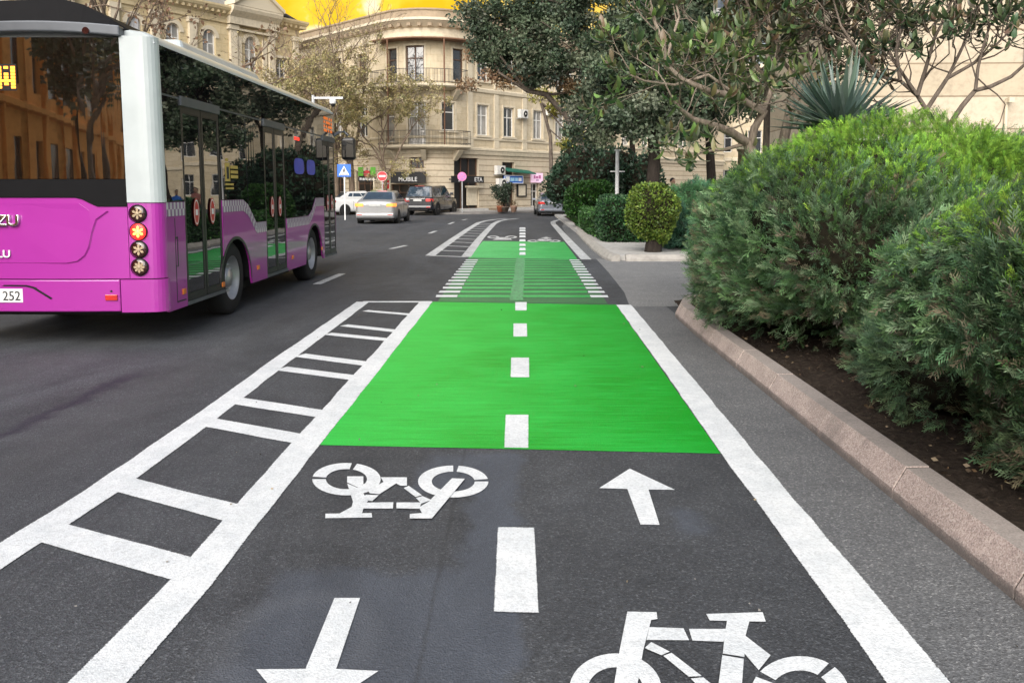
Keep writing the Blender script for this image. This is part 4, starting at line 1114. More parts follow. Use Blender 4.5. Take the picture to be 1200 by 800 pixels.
    def archpiece(s, m, u, w, zspring, ztop, o=.05, t=.18):
        """fills the corners over an arched opening and adds the moulding round it"""
        n = 12; r = w/2
        for k in range(n):
            t0, t1 = math.pi-math.pi*k/n, math.pi-math.pi*(k+1)/n
            p0 = (u+r*math.cos(t0), zspring+r*math.sin(t0)); p1 = (u+r*math.cos(t1), zspring+r*math.sin(t1))
            q0 = (u+(r+t)*math.cos(t0), zspring+(r+t)*math.sin(t0)); q1 = (u+(r+t)*math.cos(t1), zspring+(r+t)*math.sin(t1))
            m.add([s.pt(p0[0], p0[1], -.1), s.pt(p1[0], p1[1], -.1), s.pt(p1[0], ztop, -.1), s.pt(p0[0], ztop, -.1)], [(0, 1, 2, 3)])
            vs = [s.pt(*p0, o), s.pt(*p1, o), s.pt(*q1, o), s.pt(*q0, o), s.pt(*p0, -.2), s.pt(*p1, -.2), s.pt(*q1, 0), s.pt(*q0, 0)]
            m.add(vs, [(0, 1, 2, 3), (0, 4, 5, 1), (2, 6, 7, 3)])
def arc(cx, cy, r, a0, a1, n=14): return [(cx+r*math.cos(R(a0+(a1-a0)*i/n)), cy+r*math.sin(R(a0+(a1-a0)*i/n))) for i in range(n+1)]

# ---- corner house with rounded, balconied corner
R0 = Vector((-3.82, 57.6)); cr = 3.65
cxy = (R0.x-cr*.743, R0.y+cr*.669)
a = arc(*cxy, cr, 225, 318)
dl = Vector((.707, -.707)); dr = Vector((.669, .743))
PA = Path([tuple(Vector(a[0])-dl*20)]+a+[tuple(Vector(a[-1])+dr*36)])
U1 = 20.0; U2 = PA.L[len(a)]                   # arc runs U1..U2
UT = PA.L[-1]
cb = thing('corner_house', (cxy[0], cxy[1], 0), 'cream stone corner house with rounded balconied corner and shops below', 'building')
wins = []; holes = []
def hole(u, w, z0, z1): holes.append((u-w/2, u+w/2, z0, z1)); return (u, w, z0, z1)
rw = [U2+t for t in (1.76, 4.41, 7.64, 10.2, 13.0, 16, 19, 22, 25, 28)]
for i, u in enumerate(rw):
    wins.append((hole(u, 1.12, 5.35, 7.45), M['curtain'] if i % 3 != 1 else M['pane'], M['frame_white'])); wins.append((hole(u, 1.12, 9.1, 11.0), M['pane'], M['frame_white']))
for u in (2, 5, 8, 11, 14, 17.2):
    wins.append((hole(u, 1.15, 5.3, 7.5), M['pane'] if u != 14 else M['curtain'], M['frame_white'])); wins.append((hole(u, 1.1, 8.95, 11.05), M['pane'], M['frame_dark']))
am = U1+2.45
wins.append((hole(am, 1.2, 4.62, 7.4), M['curtain'], M['frame_white'])); wins.append((hole(am-.1, 1.25, 8.75, 11.1), M['pane'], M['frame_dark']))
wins.append((hole(U1+4.6, .95, 5.55, 7.4), M['pane'], M['frame_white'])); wins.append((hole(U1+.6, .9, 8.8, 11.0), M['pane'], M['frame_dark']))
wins.append((hole(U1+.35, .9, 4.8, 7.4), M['curtain'], M['frame_white'])); wins.append((hole(U1+5.4, .9, 8.9, 11.0), M['pane'], M['frame_dark']))
gholes = [(U1+1.9, U1+2.9, 3.0, 3.75), (U1+5.0, U2+1.35, .25, 3.75), (U2+3.75, U2+5.05, .3, 3.55), (U2+6.85, U2+7.75, .3, 2.05), (U2+8.7, U2+10.1, .2, 2.7),
          (U1-7, U1-5.4, .3, 2.8), (U1-3.8, U1-1.6, .3, 2.9), (U1+.2, U1+2.5, .3, 1.95)]
m = MB(); PA.wall(m, 0, UT, 3.98, 11.5, holes); m.build('wall', M['stone'], cb)
m = MB(); PA.wall(m, 0, UT, 0, 3.98, gholes, .35, .0); m.build('ground_floor_wall', M['rust'], cb)
m = MB()
PA.band(m, 0, UT, [(0, 3.98), (.10, 4.0), (.16, 4.25), (.22, 4.3), (.22, 4.42), (0, 4.5)])
PA.band(m, 0, UT, [(0, 5.02), (.08, 5.03), (.10, 5.15), (0, 5.2)])
PA.band(m, U2+.3, UT, [(0, 8.25), (.12, 8.3), (.16, 8.5), (0, 8.6)]); PA.band(m, 0, U1-.6, [(0, 8.25), (.12, 8.3), (.16, 8.5), (0, 8.6)])
PA.rect(m, 0, UT, 3.42, 3.56, 0, .07) if False else None
for u in [U2+.5, U2+3.1, U2+6.1, U2+9.1, U2+11.6]:
    PA.rect(m, u-.22, u+.22, 5.2, 8.25, 0, .07); PA.rect(m, u-.22, u+.22, 8.6, 11.3, 0, .07)
    PA.rect(m, u-.25, u+.25, 4.5, 5.02, 0, .09)
for u, w, z0, z1 in [x[0] for x in wins]: PA.surround(m, u, w, z0, z1, z0 not in (4.62, 8.75), .13, .05)
m.build('stone_trim', M['trim'], cb)
m = MB()
PA.band(m, 0, UT, [(0, 11.5), (.12, 11.52), (.16, 11.75), (.05, 11.8), (.05, 12.25), (.18, 12.3), (.62, 12.62), (.70, 12.66), (.70, 12.82), (.2, 12.9), (0, 12.9)])
m.build('cornice', M['trim'], cb)
m = MB()
PA.band(m, 0, UT, [(-.3, 12.9), (.12, 12.9), (.12, 13.35), (.2, 13.4), (.2, 13.5), (-.3, 13.5)])
k = 0; u = .3
while u < UT: PA.rect(m, u, u+.22, 12.3, 12.52, .2, .5); u += .62
m.build('parapet', M['trim_dark'], cb)
m = MB(); PA.band(m, U1-.5, U2+.5, [(.02, 11.42), (1.05, 11.42), (1.05, 11.5), (.02, 11.5)]); m.build('soffit', M['soffit'], cb)
m = MB()     # plain back and roof so the house is a solid
q = [PA.pt(0, 12.95, -.2), PA.pt(U1, 12.95, -.2), PA.pt((U1+U2)/2, 12.95, -.2), PA.pt(U2, 12.95, -.2), PA.pt(UT, 12.95, -.2)]
bk = [PA.pt(UT, 12.95, -11), PA.pt(U1+2.9, 12.95, -14), PA.pt(0, 12.95, -11)]
m.add(q+bk, [tuple(range(8))])
q2 = [q[-1]]+bk+[q[0]]
for a_, b_ in zip(q2, q2[1:]): m.add([a_, b_, Vector((b_.x, b_.y, 0)), Vector((a_.x, a_.y, 0))], [(0, 1, 2, 3)])
m.build('roof', M['roof_metal'], cb)
for (u, w, z0, z1), pn, fr in wins: PA.window(cb, u, w, z0, z1, fr, pn, (1, 1) if w > 1 else (0, 1))
for g_ in gholes:
    u0, u1, z0, z1 = g_; n_ = 'shop_door' if z0 < .5 else 'window'
    PA.window(cb, (u0+u1)/2, u1-u0, z0, z1, M['frame_dark'] if u0 != U2+6.85 else M['frame_white'], M['shop_dark'], (2 if u1-u0 > 2 else 1, 1), .3, n_)
m = MB(); PA.rect(m, 0, UT, 0, .28, 0, .12); m.build('plinth', M['trim_dark'], cb)
m = MB(); 
for a_, b_ in ((U1+4.9, U2+1.6), (U2+3.3, U2+8.3)):
    PA.rect(m, a_, b_, 0, .16, .12, 1.3); PA.rect(m, a_+.1, b_-.1, .16, .30, .12, .8)
m.build('entrance_step', M['concrete'], cb, split=True)
m = MB(); PA.rect(m, U2+3.3, U2+3.5, 0, 3.5, 0, .05) if False else None
PA.rect(m, U2+.0, U2+1.4, 1.72, 1.86, .02, .35); PA.rect(m, U2+.35, U2+1.3, .5, 1.7, -.22, -.1); m.build('cash_kiosk', M['cream'], cb)
for z, u0, u1 in ((8.42, U1-.4, U2-.45), (4.42, U1+.3, U2-.35)):
    m = MB(); PA.band(m, u0, u1, [(0, z-.22), (.35, z-.2), (1.0, z-.10), (1.1, z-.02), (1.1, z+.12), (0, z+.14)]); sl = m.build('balcony', M['trim'], cb)
    m = MB()
    us = np.linspace(u0+.03, u1-.03, 60)
    for u in us:
        c, d, n = PA.at(u); p = c+n*1.02; m.tube([p+Vector((0, 0, z+.12)), p+Vector((0, 0, z+1.02))], .012, 4)
    for zz in (z+.2, z+1.03): PA.band(m, u0, u1, [(1.0, zz), (1.04, zz), (1.04, zz+.035), (1.0, zz+.035)])
    for u in (u0+.02, u1-.02):
        for zz in (z+.2, z+1.03): m.tube([PA.pt(u, zz, .02), PA.pt(u, zz, 1.02)], .018, 4)
    m.build('railing', M['iron'], sl)
    m = MB()
    for u in (u0+.6, (u0+u1)/2, u1-.5): PA.band(m, u-.14, u+.14, [(0, z-.9), (.15, z-.85), (.85, z-.3), (.95, z-.2), (0, z-.2)])
    m.build('bracket', M['trim'], sl, split=True)
m = MB()
for u in (U1+1.0, U1+4.1): m.tube([PA.pt(u, 4.55, 1.0), PA.pt(u, 11.45, 1.0)], .05, 8)
m.build('balcony_post', M['soffit'], cb, split=True)
m = MB(); m.tube([PA.pt(U2+11.3, .3, .1), PA.pt(U2+11.3, 12.3, .1)], .055, 8); m.build('drainpipe', M['steel'], cb)

# wall-hung things on the corner house
def sign_board(name, label, path, u0, u1, z0, z1, out, mat, txt=(), edge=None, cat='sign', marks=()):
    c = path.pt((u0+u1)/2, z0, out); cc, d, n = path.at((u0+u1)/2)
    rz = math.atan2(d.y, d.x)
    root = thing(name, c, label, cat, None, rz); w = u1-u0; h = z1-z0
    m = MB(); m.box(-w/2, w/2, -.06, .06, 0, h); b_ = m.build('board', mat, root, local=True, bevel=.01)
    m = MB(); m.box(-w/2+.15, -w/2+.2, .06, out, h*.4, h*.6); m.box(w/2-.2, w/2-.15, .06, out, h*.4, h*.6); m.build('bracket', M['iron'], root, local=True, split=True)
    if edge:
        m = MB()
        for q in ((-w/2, w/2, 0, .05), (-w/2, w/2, h-.05, h), (-w/2, -w/2+.05, .05, h-.05), (w/2-.05, w/2, .05, h-.05)): m.box(q[0], q[1], -.075, -.055, q[2], q[3])
        m.build('border', edge, root, local=True)
    for a, b, c_, d_, mt in marks:
        m = MB(); m.box(a, b, -.066, -.058, c_, d_); m.build('sign_mark', mt, root, local=True, bevel=.004)
    for body, x, z, size, mt, al in txt: text('lettering', body, (x, -.064, z), (R(90), 0, 0), size, mt, root, al)
    return root
sign_board('shop_sign', 'black MOBILE shop sign with white letters on rounded corner', PA, U1+.7, U1+3.2, 2.02, 2.78, .35, M['black'], (('MOBILE', 0, .12, .40, M['white_gloss'], 'CENTER'), ('m', 0, .50, .26, M['white_gloss'], 'CENTER')))
sign_board('shop_sign', 'black sign with thin white letters over the tall dark doorway', PA, U1+4.35, U2+1.3, 2.05, 2.50, .45, M['black'], (('ETA', .55, .08, .42, M['white_gloss'], 'LEFT'), ('Z', -.9, .08, .3, M['white_gloss'], 'LEFT')))
sign_board('shop_sign', 'small blue and white lit sign beside the air conditioner pair', PA, U2+3.6, U2+5.6, 2.02, 2.62, .30, M['blue'], (), M['white_gloss'], marks=((-.85, -.45, .10, .50, M['white_gloss']), (-.38, .05, .17, .42, M['pale_blue']), (.12, .42, .17, .42, M['pale_blue']), (.48, .82, .17, .42, M['white_gloss'])))
sign_board('shop_sign', 'pale pink sign with magenta lettering above the white framed door', PA, U2+6.7, U2+8.0, 2.1, 2.82, .15, M['pinkpanel'], (), marks=((-.40, -.22, .30, .55, M['pink_sign']), (-.17, .10, .30, .48, M['pink_sign']), (.15, .40, .30, .55, M['pink_sign']), (-.15, .15, .14, .22, M['violet_sign'])))
def frame_thing(name, label, path, u0, u1, z0, z1, cat, fm, pm):
    c, d, n = path.at((u0+u1)/2); root = thing(name, path.pt((u0+u1)/2, z0, .05), label, cat, None, math.atan2(d.y, d.x)); w = u1-u0; h = z1-z0
    m = MB()
    for q in ((-w/2, w/2, 0, .09), (-w/2, w/2, h-.09, h), (-w/2, -w/2+.09, .09, h-.09), (w/2-.09, w/2, .09, h-.09)): m.box(q[0], q[1], -.08, .05, q[2], q[3])
    m.build('frame', fm, root, local=True)
    m = MB(); m.box(-w/2+.09, w/2-.09, -.04, .04, .09, h-.09); m.build('board', pm, root, local=True)
frame_thing('notice_board', 'dark framed cream notice board on the wall below the blue sign', PA, U2+5.25, U2+6.25, 1.05, 2.0, 'notice board', M['black'], M['cream'])
# left-wing shop: green and red sign
c, d, n = PA.at(U1-4.4)
sg = thing('shop_sign', W(430, 205, 55.5), 'green sign with red disc and white lettering left of no entry sign', 'sign')
m = MB(); m.box(-.85, -.35, -.05, .05, -.1, .75); m.box(.35, .85, -.05, .05, -.1, .75); sg.scale = (.68, .68, .68); m.build('board', M['sign_green'], sg, local=True, split=True)
m = MB(); m.disc((0, .04, .12), (0, -1, 0), .32, .09, 24); m.build('emblem', M['red'], sg, local=True)
m = MB(); m.box(-.85, .85, -.05, .05, -.62, -.22); b_ = m.build('board', M['iron'], sg, local=True)
for x0, x1, z0 in ((-.72, -.50, -.5), (-.44, -.20, -.52), (-.14, .12, -.48), (.18, .42, -.52), (.48, .72, -.5)):
    m = MB(); m.box(x0, x1, -.062, -.054, z0, z0+.22); m.build('sign_mark', M['white_gloss'], b_, local=True)
m = MB(); m.tube([(0, .1, -.6), (0, .1, .7)], .04, 6); m.tube([(0, .1, 0), (0, 4.5, 0)], .04, 6); m.box(-.8, .8, .05, .1, -.45, -.4); m.box(-.8, .8, .05, .1, .3, .35); m.build('bracket', M['iron'], sg, local=True)

def ac_unit(label, path, u, z):
    c, d, n = path.at(u); root = thing('air_conditioner', path.pt(u, z, .32), label, 'air conditioner', 'air conditioners on the corner house', math.atan2(d.y, d.x))
    m = MB(); m.box(-.42, .42, -.16, .16, 0, .62); m.build('casing', M['ac'], root, local=True, bevel=.02)
    m = MB(); m.disc((.1, -.155, .31), (0, -1, 0), .23, .02, 20); m.build('fan_grille', M['black'], root, local=True)
    m = MB(); m.lathe((0, 0, 0), [(.23, 0), (.25, .01), (.23, .02)], 20, 0, lambda v: Vector((.1+v.x, -.175-v.z, .31+v.y)))
    m.lathe((0, 0, 0), [(.06, .01), (.05, .03), (.001, .03)], 10, 0, lambda v: Vector((.1+v.x, -.175-v.z, .31+v.y))); m.build('fan_ring', M['ac'], root, local=True)
    m = MB(); m.box(-.35, -.31, -.1, .32, -.05, 0); m.box(.31, .35, -.1, .32, -.05, 0); m.build('bracket', M['steel'], root, local=True, split=True)
ac_unit('upper air conditioner of the pair left of the blue sign', PA, U2+3.15, 2.65)
ac_unit('lower air conditioner of the pair left of the blue sign', PA, U2+3.3, 1.75)
ac_unit('air conditioner high on wall between the first two upstairs windows', PA, U2+5.6, 6.75)
ac_unit('air conditioner at the top left of the third upstairs window', PA, U2+8.75, 7.15)
ac_unit('air conditioner right of the thin leaning trunk at street level', PA, U2+10.9, 2.9)
aw = thing('awning', PA.pt(U2+4.7, 2.75, 0), 'green cloth awning sloping out above the blue sign', 'awning', None, math.atan2(dr.y, dr.x))
m = MB(); m.add([(-1.1, -.02, .45), (1.9, -.02, .25), (1.9, -.75, .02), (-1.1, -.75, .18), (-1.1, -.02, .40), (1.9, -.02, .2), (1.9, -.75, -.06), (-1.1, -.75, .10)], [(0, 1, 2, 3), (7, 6, 5, 4), (0, 3, 7, 4), (1, 5, 6, 2), (2, 6, 7, 3), (0, 4, 5, 1)]); m.build('canopy', M['awning'], aw, local=True)
m = MB(); m.tube([(-1.0, 0, .05), (-1.0, -.7, .1)], .02, 6); m.tube([(1.8, 0, .0), (1.8, -.7, 0)], .02, 6); m.build('support_arm', M['iron'], aw, local=True, split=True)
# pavement along the corner house
m = MB(); PA.band(m, U1-6, UT, [(-.5, -.05), (3.2, -.05), (3.2, .10), (3.1, .12), (-.5, .12)]); m.build('far_pavement', M['paving'], kind='structure')

# ---- old stone building on the left, with pediment
E = Vector((-15.8, 60)); dd = Vector((.559, .829)); Lb = 36
PL = Path([tuple(E-dd*Lb), tuple(E), tuple(E+Vector((-.829, .559))*12)])
lb = thing('stone_building', (E.x-dd.x*10, E.y-dd.y*10, 0), 'golden stone palace building with arched windows and a pediment', 'building')
T_ = lambda t: Lb-t
hol = []; arches = [4.0]+[7.2+2.55*i for i in range(11)]
for t in arches: hol.append((T_(t)-.48, T_(t)+.48, 8.3, 11.72))
hol.append((T_(1.46)-.42, T_(1.46)+.42, 8.7, 10.6))
for t in [1.46]+arches: hol.append((T_(t)-.5, T_(t)+.5, 2.0, 5.2))
m = MB(); PL.wall(m, 0, Lb+12, 0, 13.0, hol, .3); m.build('wall', M['gold_stone'], lb)
m = MB()
for t in arches: PL.archpiece(m, T_(t), .96, 11.24, 11.74, .07, .24)
for t in arches[1:]: PL.archpiece(m, T_(t), 1.7, 11.3, 11.3, .14, .12) if False else None
for t in [2.35, 5.45]+[8.47+2.55*i for i in range(10)]+[.25]:
    w = .26 if t != .25 else .2
    PL.rect(m, T_(t)-w, T_(t)+w, 6.9, 12.1, 0, .22); PL.rect(m, T_(t)-w-.1, T_(t)+w+.1, 11.95, 12.25, 0, .30); PL.rect(m, T_(t)-w-.08, T_(t)+w+.08, 6.6, 6.95, 0, .3)
for t in (2.9, 4.95): PL.rect(m, T_(t)-.16, T_(t)+.16, 7.4, 11.6, 0, .12)
PL.rect(m, T_(1.46)-.6, T_(1.46)+.6, 10.62, 10.8, 0, .12); PL.rect(m, T_(1.46)-.56, T_(1.46)+.56, 8.55, 8.7, 0, .14)
PL.rect(m, T_(5.9), T_(1.9), 11.95, 12.08, .02, .28)
for t in arches[1:]: PL.rect(m, T_(t)-.9, T_(t)+.9, 8.1, 8.28, 0, .16)
m.build('stone_trim', M['trim'], lb)
m = MB()
PL.band(m, 0, Lb+12, [(0, 6.2), (.1, 6.2), (.2, 6.45), (.2, 6.58), (0, 6.6)])
PL.band(m, 0, Lb+12, [(0, 12.28), (.12, 12.3), (.12, 12.7), (.25, 12.8), (.55, 13.05), (.62, 13.2), (.62, 13.32), (0, 13.4)])
u = .2
while u < Lb: PL.rect(m, u, u+.14, 12.82, 13.0, .2, .48); u += .42
m.build('cornice', M['gold_stone'], lb)
m = MB()     # projecting portico with its pediment
PL.band(m, T_(5.9), T_(1.9), [(.0, 12.3), (.45, 12.3), (.45, 12.75), (.8, 13.1), (.88, 13.3), (.88, 13.42), (0, 13.45)])
A_, B_, C_ = PL.pt(T_(5.95), 13.45, .85), PL.pt(T_(1.85), 13.45, .85), PL.pt(T_(3.9), 14.75, .85)
nb = -PL.at(T_(3.9))[2]*2.2
m.prism([A_, B_, C_], nb)
for p, q in ((A_, C_), (C_, B_)):
    up = Vector((0, 0, .22)); nn = PL.at(T_(3.9))[2]*.18
    m.add([p+nn, q+nn, q+nn+up, p+nn+up, p+nb, q+nb, q+nb+up, p+nb+up], [(0, 1, 2, 3), (3, 2, 6, 7), (0, 4, 5, 1), (0, 3, 7, 4), (1, 5, 6, 2)])
m.build('pediment', M['trim'], lb)
m = MB(); PL.wall(m, 0, T_(6.2), 13.4, 14.2, (), 0, -.05); PL.rect(m, 0, T_(6.2), 14.2, 14.35, -.5, .08); m.build('parapet', M['gold_stone'], lb)
m = MB(); p = [PL.pt(T_(1.8), 13.42, .3), PL.pt(Lb, 13.42, .3), PL.pt(Lb, 14.15, -2.2), PL.pt(T_(1.8), 14.15, -2.2)]; m.add(p, [(0, 1, 2, 3)])
p2 = [PL.pt(Lb, 13.42, .3), PL.pt(Lb+12, 13.42, .3), PL.pt(Lb+12, 14.15, -2.2), PL.pt(Lb, 14.15, -2.2)]; m.add(p2, [(0, 1, 2, 3)])
m.add([PL.pt(0, 13.42, 0), PL.pt(T_(1.8), 13.42, 0), PL.pt(Lb, 14.15, -2.2), PL.pt(Lb, 14.15, -12), PL.pt(0, 13.6, -12)], [(0, 1, 2, 3, 4)])
m.add([PL.pt(Lb, 14.15, -12), PL.pt(0, 14.15, -12), PL.pt(0, 0, -12), PL.pt(Lb, 0, -12)], [(0, 1, 2, 3)])
m.build('roof', M['roof_metal'], lb)
for h in hol:
    if h[2] > 6 and h[1]-h[0] > .9: PL.window(lb, (h[0]+h[1])/2, h[1]-h[0], h[2], h[3], M['frame_white'], M['curtain'], (1, 3))
    else: PL.window(lb, (h[0]+h[1])/2, h[1]-h[0], h[2], h[3], M['frame_white'], M['pane'], (1, 2))
m = MB(); m.tube([PL.pt(Lb-.15, 0, .12), PL.pt(Lb-.15, 12.8, .12)], .06, 8); m.build('drainpipe', M['trim_dark'], lb)
root = thing('air_conditioner', PL.pt(T_(5.6), 8.15, .35), 'white air conditioner on the golden stone building above the bus roof', 'air conditioner', None, math.atan2(dd.y, dd.x))
m = MB(); m.box(-.45, .45, -.18, .18, 0, .7); m.build('casing', M['ac'], root, local=True, bevel=.02)
m = MB(); m.disc((.1, -.175, .35), (0, -1, 0), .25, .02, 20); m.build('fan_grille', M['black'], root, local=True)
m = MB(); m.box(-.3, -.26, .1, .36, -.05, 0); m.box(.26, .3, .1, .36, -.05, 0); m.build('bracket', M['steel'], root, local=True, split=True)

# ---- pale slab-faced building behind the shrubs on the right
PR = Path([(13.4, 37.0), (42, 36.0)])
rb_ = thing('pale_building', (20, 36.5, 0), 'pale cream slab faced building behind the loquat trees', 'building')
hl = [(u-.7, u+.7, 2.2, 4.6) for u in (1.6,)]+[(u-.7, u+.7, 11.4, 13.6) for u in (3, 7, 11, 15, 19)]
m = MB(); PR.wall(m, 0, PR.L[-1], 0, 15, hl, .3); m.build('wall', stone('pale cream slabs wide', (.50, .43, .33), True, bw=70, bh=1.4, mort=.035, dark=.5, streaks=False), rb_)
for h in hl: PR.window(rb_, (h[0]+h[1])/2, 1.4, h[2], h[3], M['frame_white'], M['pane'], (1, 1))
m = MB(); PR.band(m, 0, PR.L[-1], [(0, 14.6), (.5, 14.9), (.55, 15.2), (0, 15.3)]); PR.band(m, 0, PR.L[-1], [(0, 9.72), (.10, 9.74), (.14, 9.9), (0, 9.95)]); m.build('cornice', M['trim'], rb_)
m = MB(); m.add([PR.pt(0, 15.25, 0), PR.pt(28, 15.25, 0), PR.pt(28, 15.25, -10), PR.pt(0, 15.25, -10)], [(0, 1, 2, 3)])
m.add([PR.pt(0, 0, 0), PR.pt(0, 0, -10), PR.pt(0, 15.2, -10), PR.pt(0, 15.2, 0)], [(0, 1, 2, 3)], 1, False, [[(0, 0), (10, 0), (10, 15), (0, 15)]]); m.build('roof', [M['roof_metal'], M['pale_stone']], rb_)
m = MB(); x = 7.5; m.tube([PR.pt(x, 0, .12), PR.pt(x, 5.35, .12), PR.pt(x+.05, 5.5, .12)], .07, 8); m.box(*[20.82, 21.04], 36.3, 36.5, 5.3, 5.5); m.build('drainpipe', M['trim'], rb_)
sb = thing('wall_sign', PR.pt(8.5, 7.05, .1), 'small blue sign on the pale building wall', 'sign')
m = MB(); m.box(-.35, .35, -.03, .03, 0, 1.1); m.build('board', M['blue'], sb, local=True)
m = MB(); m.box(-.25, .25, -.045, -.03, .75, .85); m.box(-.25, .25, -.045, -.03, .3, .4); m.build('border', M['white_gloss'], sb, local=True)

PF = Path([(19, 87), (62, 84)])
fb = thing('far_building', (40, 86, 0), 'distant cream building glimpsed between the median trees', 'building')
hf = [(u-.7, u+.7, z, z+2.2) for u in range(2, 42, 3) for z in (1.4, 5.4, 9.4)]
m = MB(); PF.wall(m, 0, PF.L[-1], 0, 14, hf, .3); m.build('wall', M['stone'], fb)
m = MB(); PF.band(m, 0, PF.L[-1], [(0, 13.4), (.5, 13.8), (.5, 14.2), (0, 14.3)]); PF.band(m, 0, PF.L[-1], [(0, 4.5), (.15, 4.5), (.15, 4.8), (0, 4.85)]); m.build('cornice', M['trim'], fb)
m = MB(); m.add([PF.pt(0, 14.2, 0), PF.pt(43, 14.2, 0), PF.pt(43, 14.2, -10), PF.pt(0, 14.2, -10)], [(0, 1, 2, 3)]); m.build('roof', M['roof_metal'], fb)
for h in hf[:24]: PF.window(fb, (h[0]+h[1])/2, 1.4, h[2], h[3], M['frame_white'], M['pane'], (1, 1))

# ---- street wall behind the camera on the left (seen in the bus's rear glass)
PB = Path([(-17, -48), (-17, 8)])
ob = thing('ochre_building', (-17, -20, 0), 'ochre rendered street building behind the bus', 'building')
hb = [(u-.6, u+.6, z, z+2.1) for u in range(2, 54, 3) for z in (1.2, 5.0, 8.8)]
m = MB(); PB.wall(m, 0, 56, 0, 12.5, hb, .25); m.build('wall', M['ochre'], ob)
m = MB()
for h in hb: m.add([PB.pt(h[0], h[2], -.2), PB.pt(h[1], h[2], -.2), PB.pt(h[1], h[3], -.2), PB.pt(h[0], h[3], -.2)], [(0, 1, 2, 3)])
m.build('window_panes', M['pane'], ob)
m = MB()
for u in range(0, 57, 3): PB.rect(m, u+.3, u+.7, .2, 11.6, 0, .14)
PB.band(m, 0, 56, [(0, 11.6), (.5, 12.2), (.6, 12.6), (0, 12.8)]); PB.band(m, 0, 56, [(0, 4.2), (.2, 4.3), (.2, 4.5), (0, 4.55)]); m.build('cornice', M['ochre'], ob)
# ------------------------------------------------------------------ vegetation
def pick(cols, n, jit=.25):
    c = np.array(cols)[rng.integers(0, len(cols), n)]
    return np.clip(c*(1+rng.normal(size=(n, 1))*jit*.6+rng.normal(size=(n, 3))*jit*.15), .003, .9)
def bumpf(P, seed, amp):
    r = np.random.default_rng(seed); o = np.zeros(len(P))
    for k in range(7):
        w = r.normal(size=3)*(1.1+.75*k); o += np.sin(P@w+r.uniform(0, 6))*amp/(1+.32*k)
    return o
def shrub_surface(c, ax, n, seed, amp, ex=2.3, zmin=.1, up=0.):
    """points on a lumpy rounded block: centre c, half axes ax; returns points and outward normals"""
    d = unit(rng.normal(size=(n, 3))); 
    s = (np.abs(d[:, 0])**ex+np.abs(d[:, 1])**ex+np.abs(d[:, 2])**ex)**(-1/ex)
    P = d*s[:, None]*np.array(ax)
    nr = unit(np.sign(d)*np.abs(P/np.array(ax))**(ex-1)/np.array(ax))
    P = P+nr*bumpf(P+np.array(c)*1.3, seed, amp)[:, None]
    P = P+np.array(c); k = P[:, 2] > zmin
    return P[k], nr[k]
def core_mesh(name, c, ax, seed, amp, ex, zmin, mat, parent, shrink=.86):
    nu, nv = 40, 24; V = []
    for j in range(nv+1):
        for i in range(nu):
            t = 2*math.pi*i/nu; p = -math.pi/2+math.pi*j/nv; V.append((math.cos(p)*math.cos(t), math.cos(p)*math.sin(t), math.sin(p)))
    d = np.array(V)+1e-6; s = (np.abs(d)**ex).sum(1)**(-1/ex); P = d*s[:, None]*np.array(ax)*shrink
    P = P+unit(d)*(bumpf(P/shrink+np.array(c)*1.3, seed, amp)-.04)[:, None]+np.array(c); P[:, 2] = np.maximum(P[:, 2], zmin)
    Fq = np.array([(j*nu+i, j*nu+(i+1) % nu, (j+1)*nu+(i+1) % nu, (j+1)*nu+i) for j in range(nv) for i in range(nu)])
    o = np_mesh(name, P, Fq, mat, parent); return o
SIDE = [(.054, .106, .054), (.038, .080, .040), (.078, .145, .060), (.10, .162, .085), (.058, .120, .042), (.13, .19, .105)]  # darker than the tops: shade on the mound sides put into the colour
TOPC = [(.115, .235, .028), (.15, .29, .034), (.09, .195, .034), (.20, .34, .045)]  # yellow-green new growth, plus light from above painted into the colour
BROWN = [(.085, .07, .05), (.12, .10, .065), (.06, .055, .045), (.14, .125, .08)]
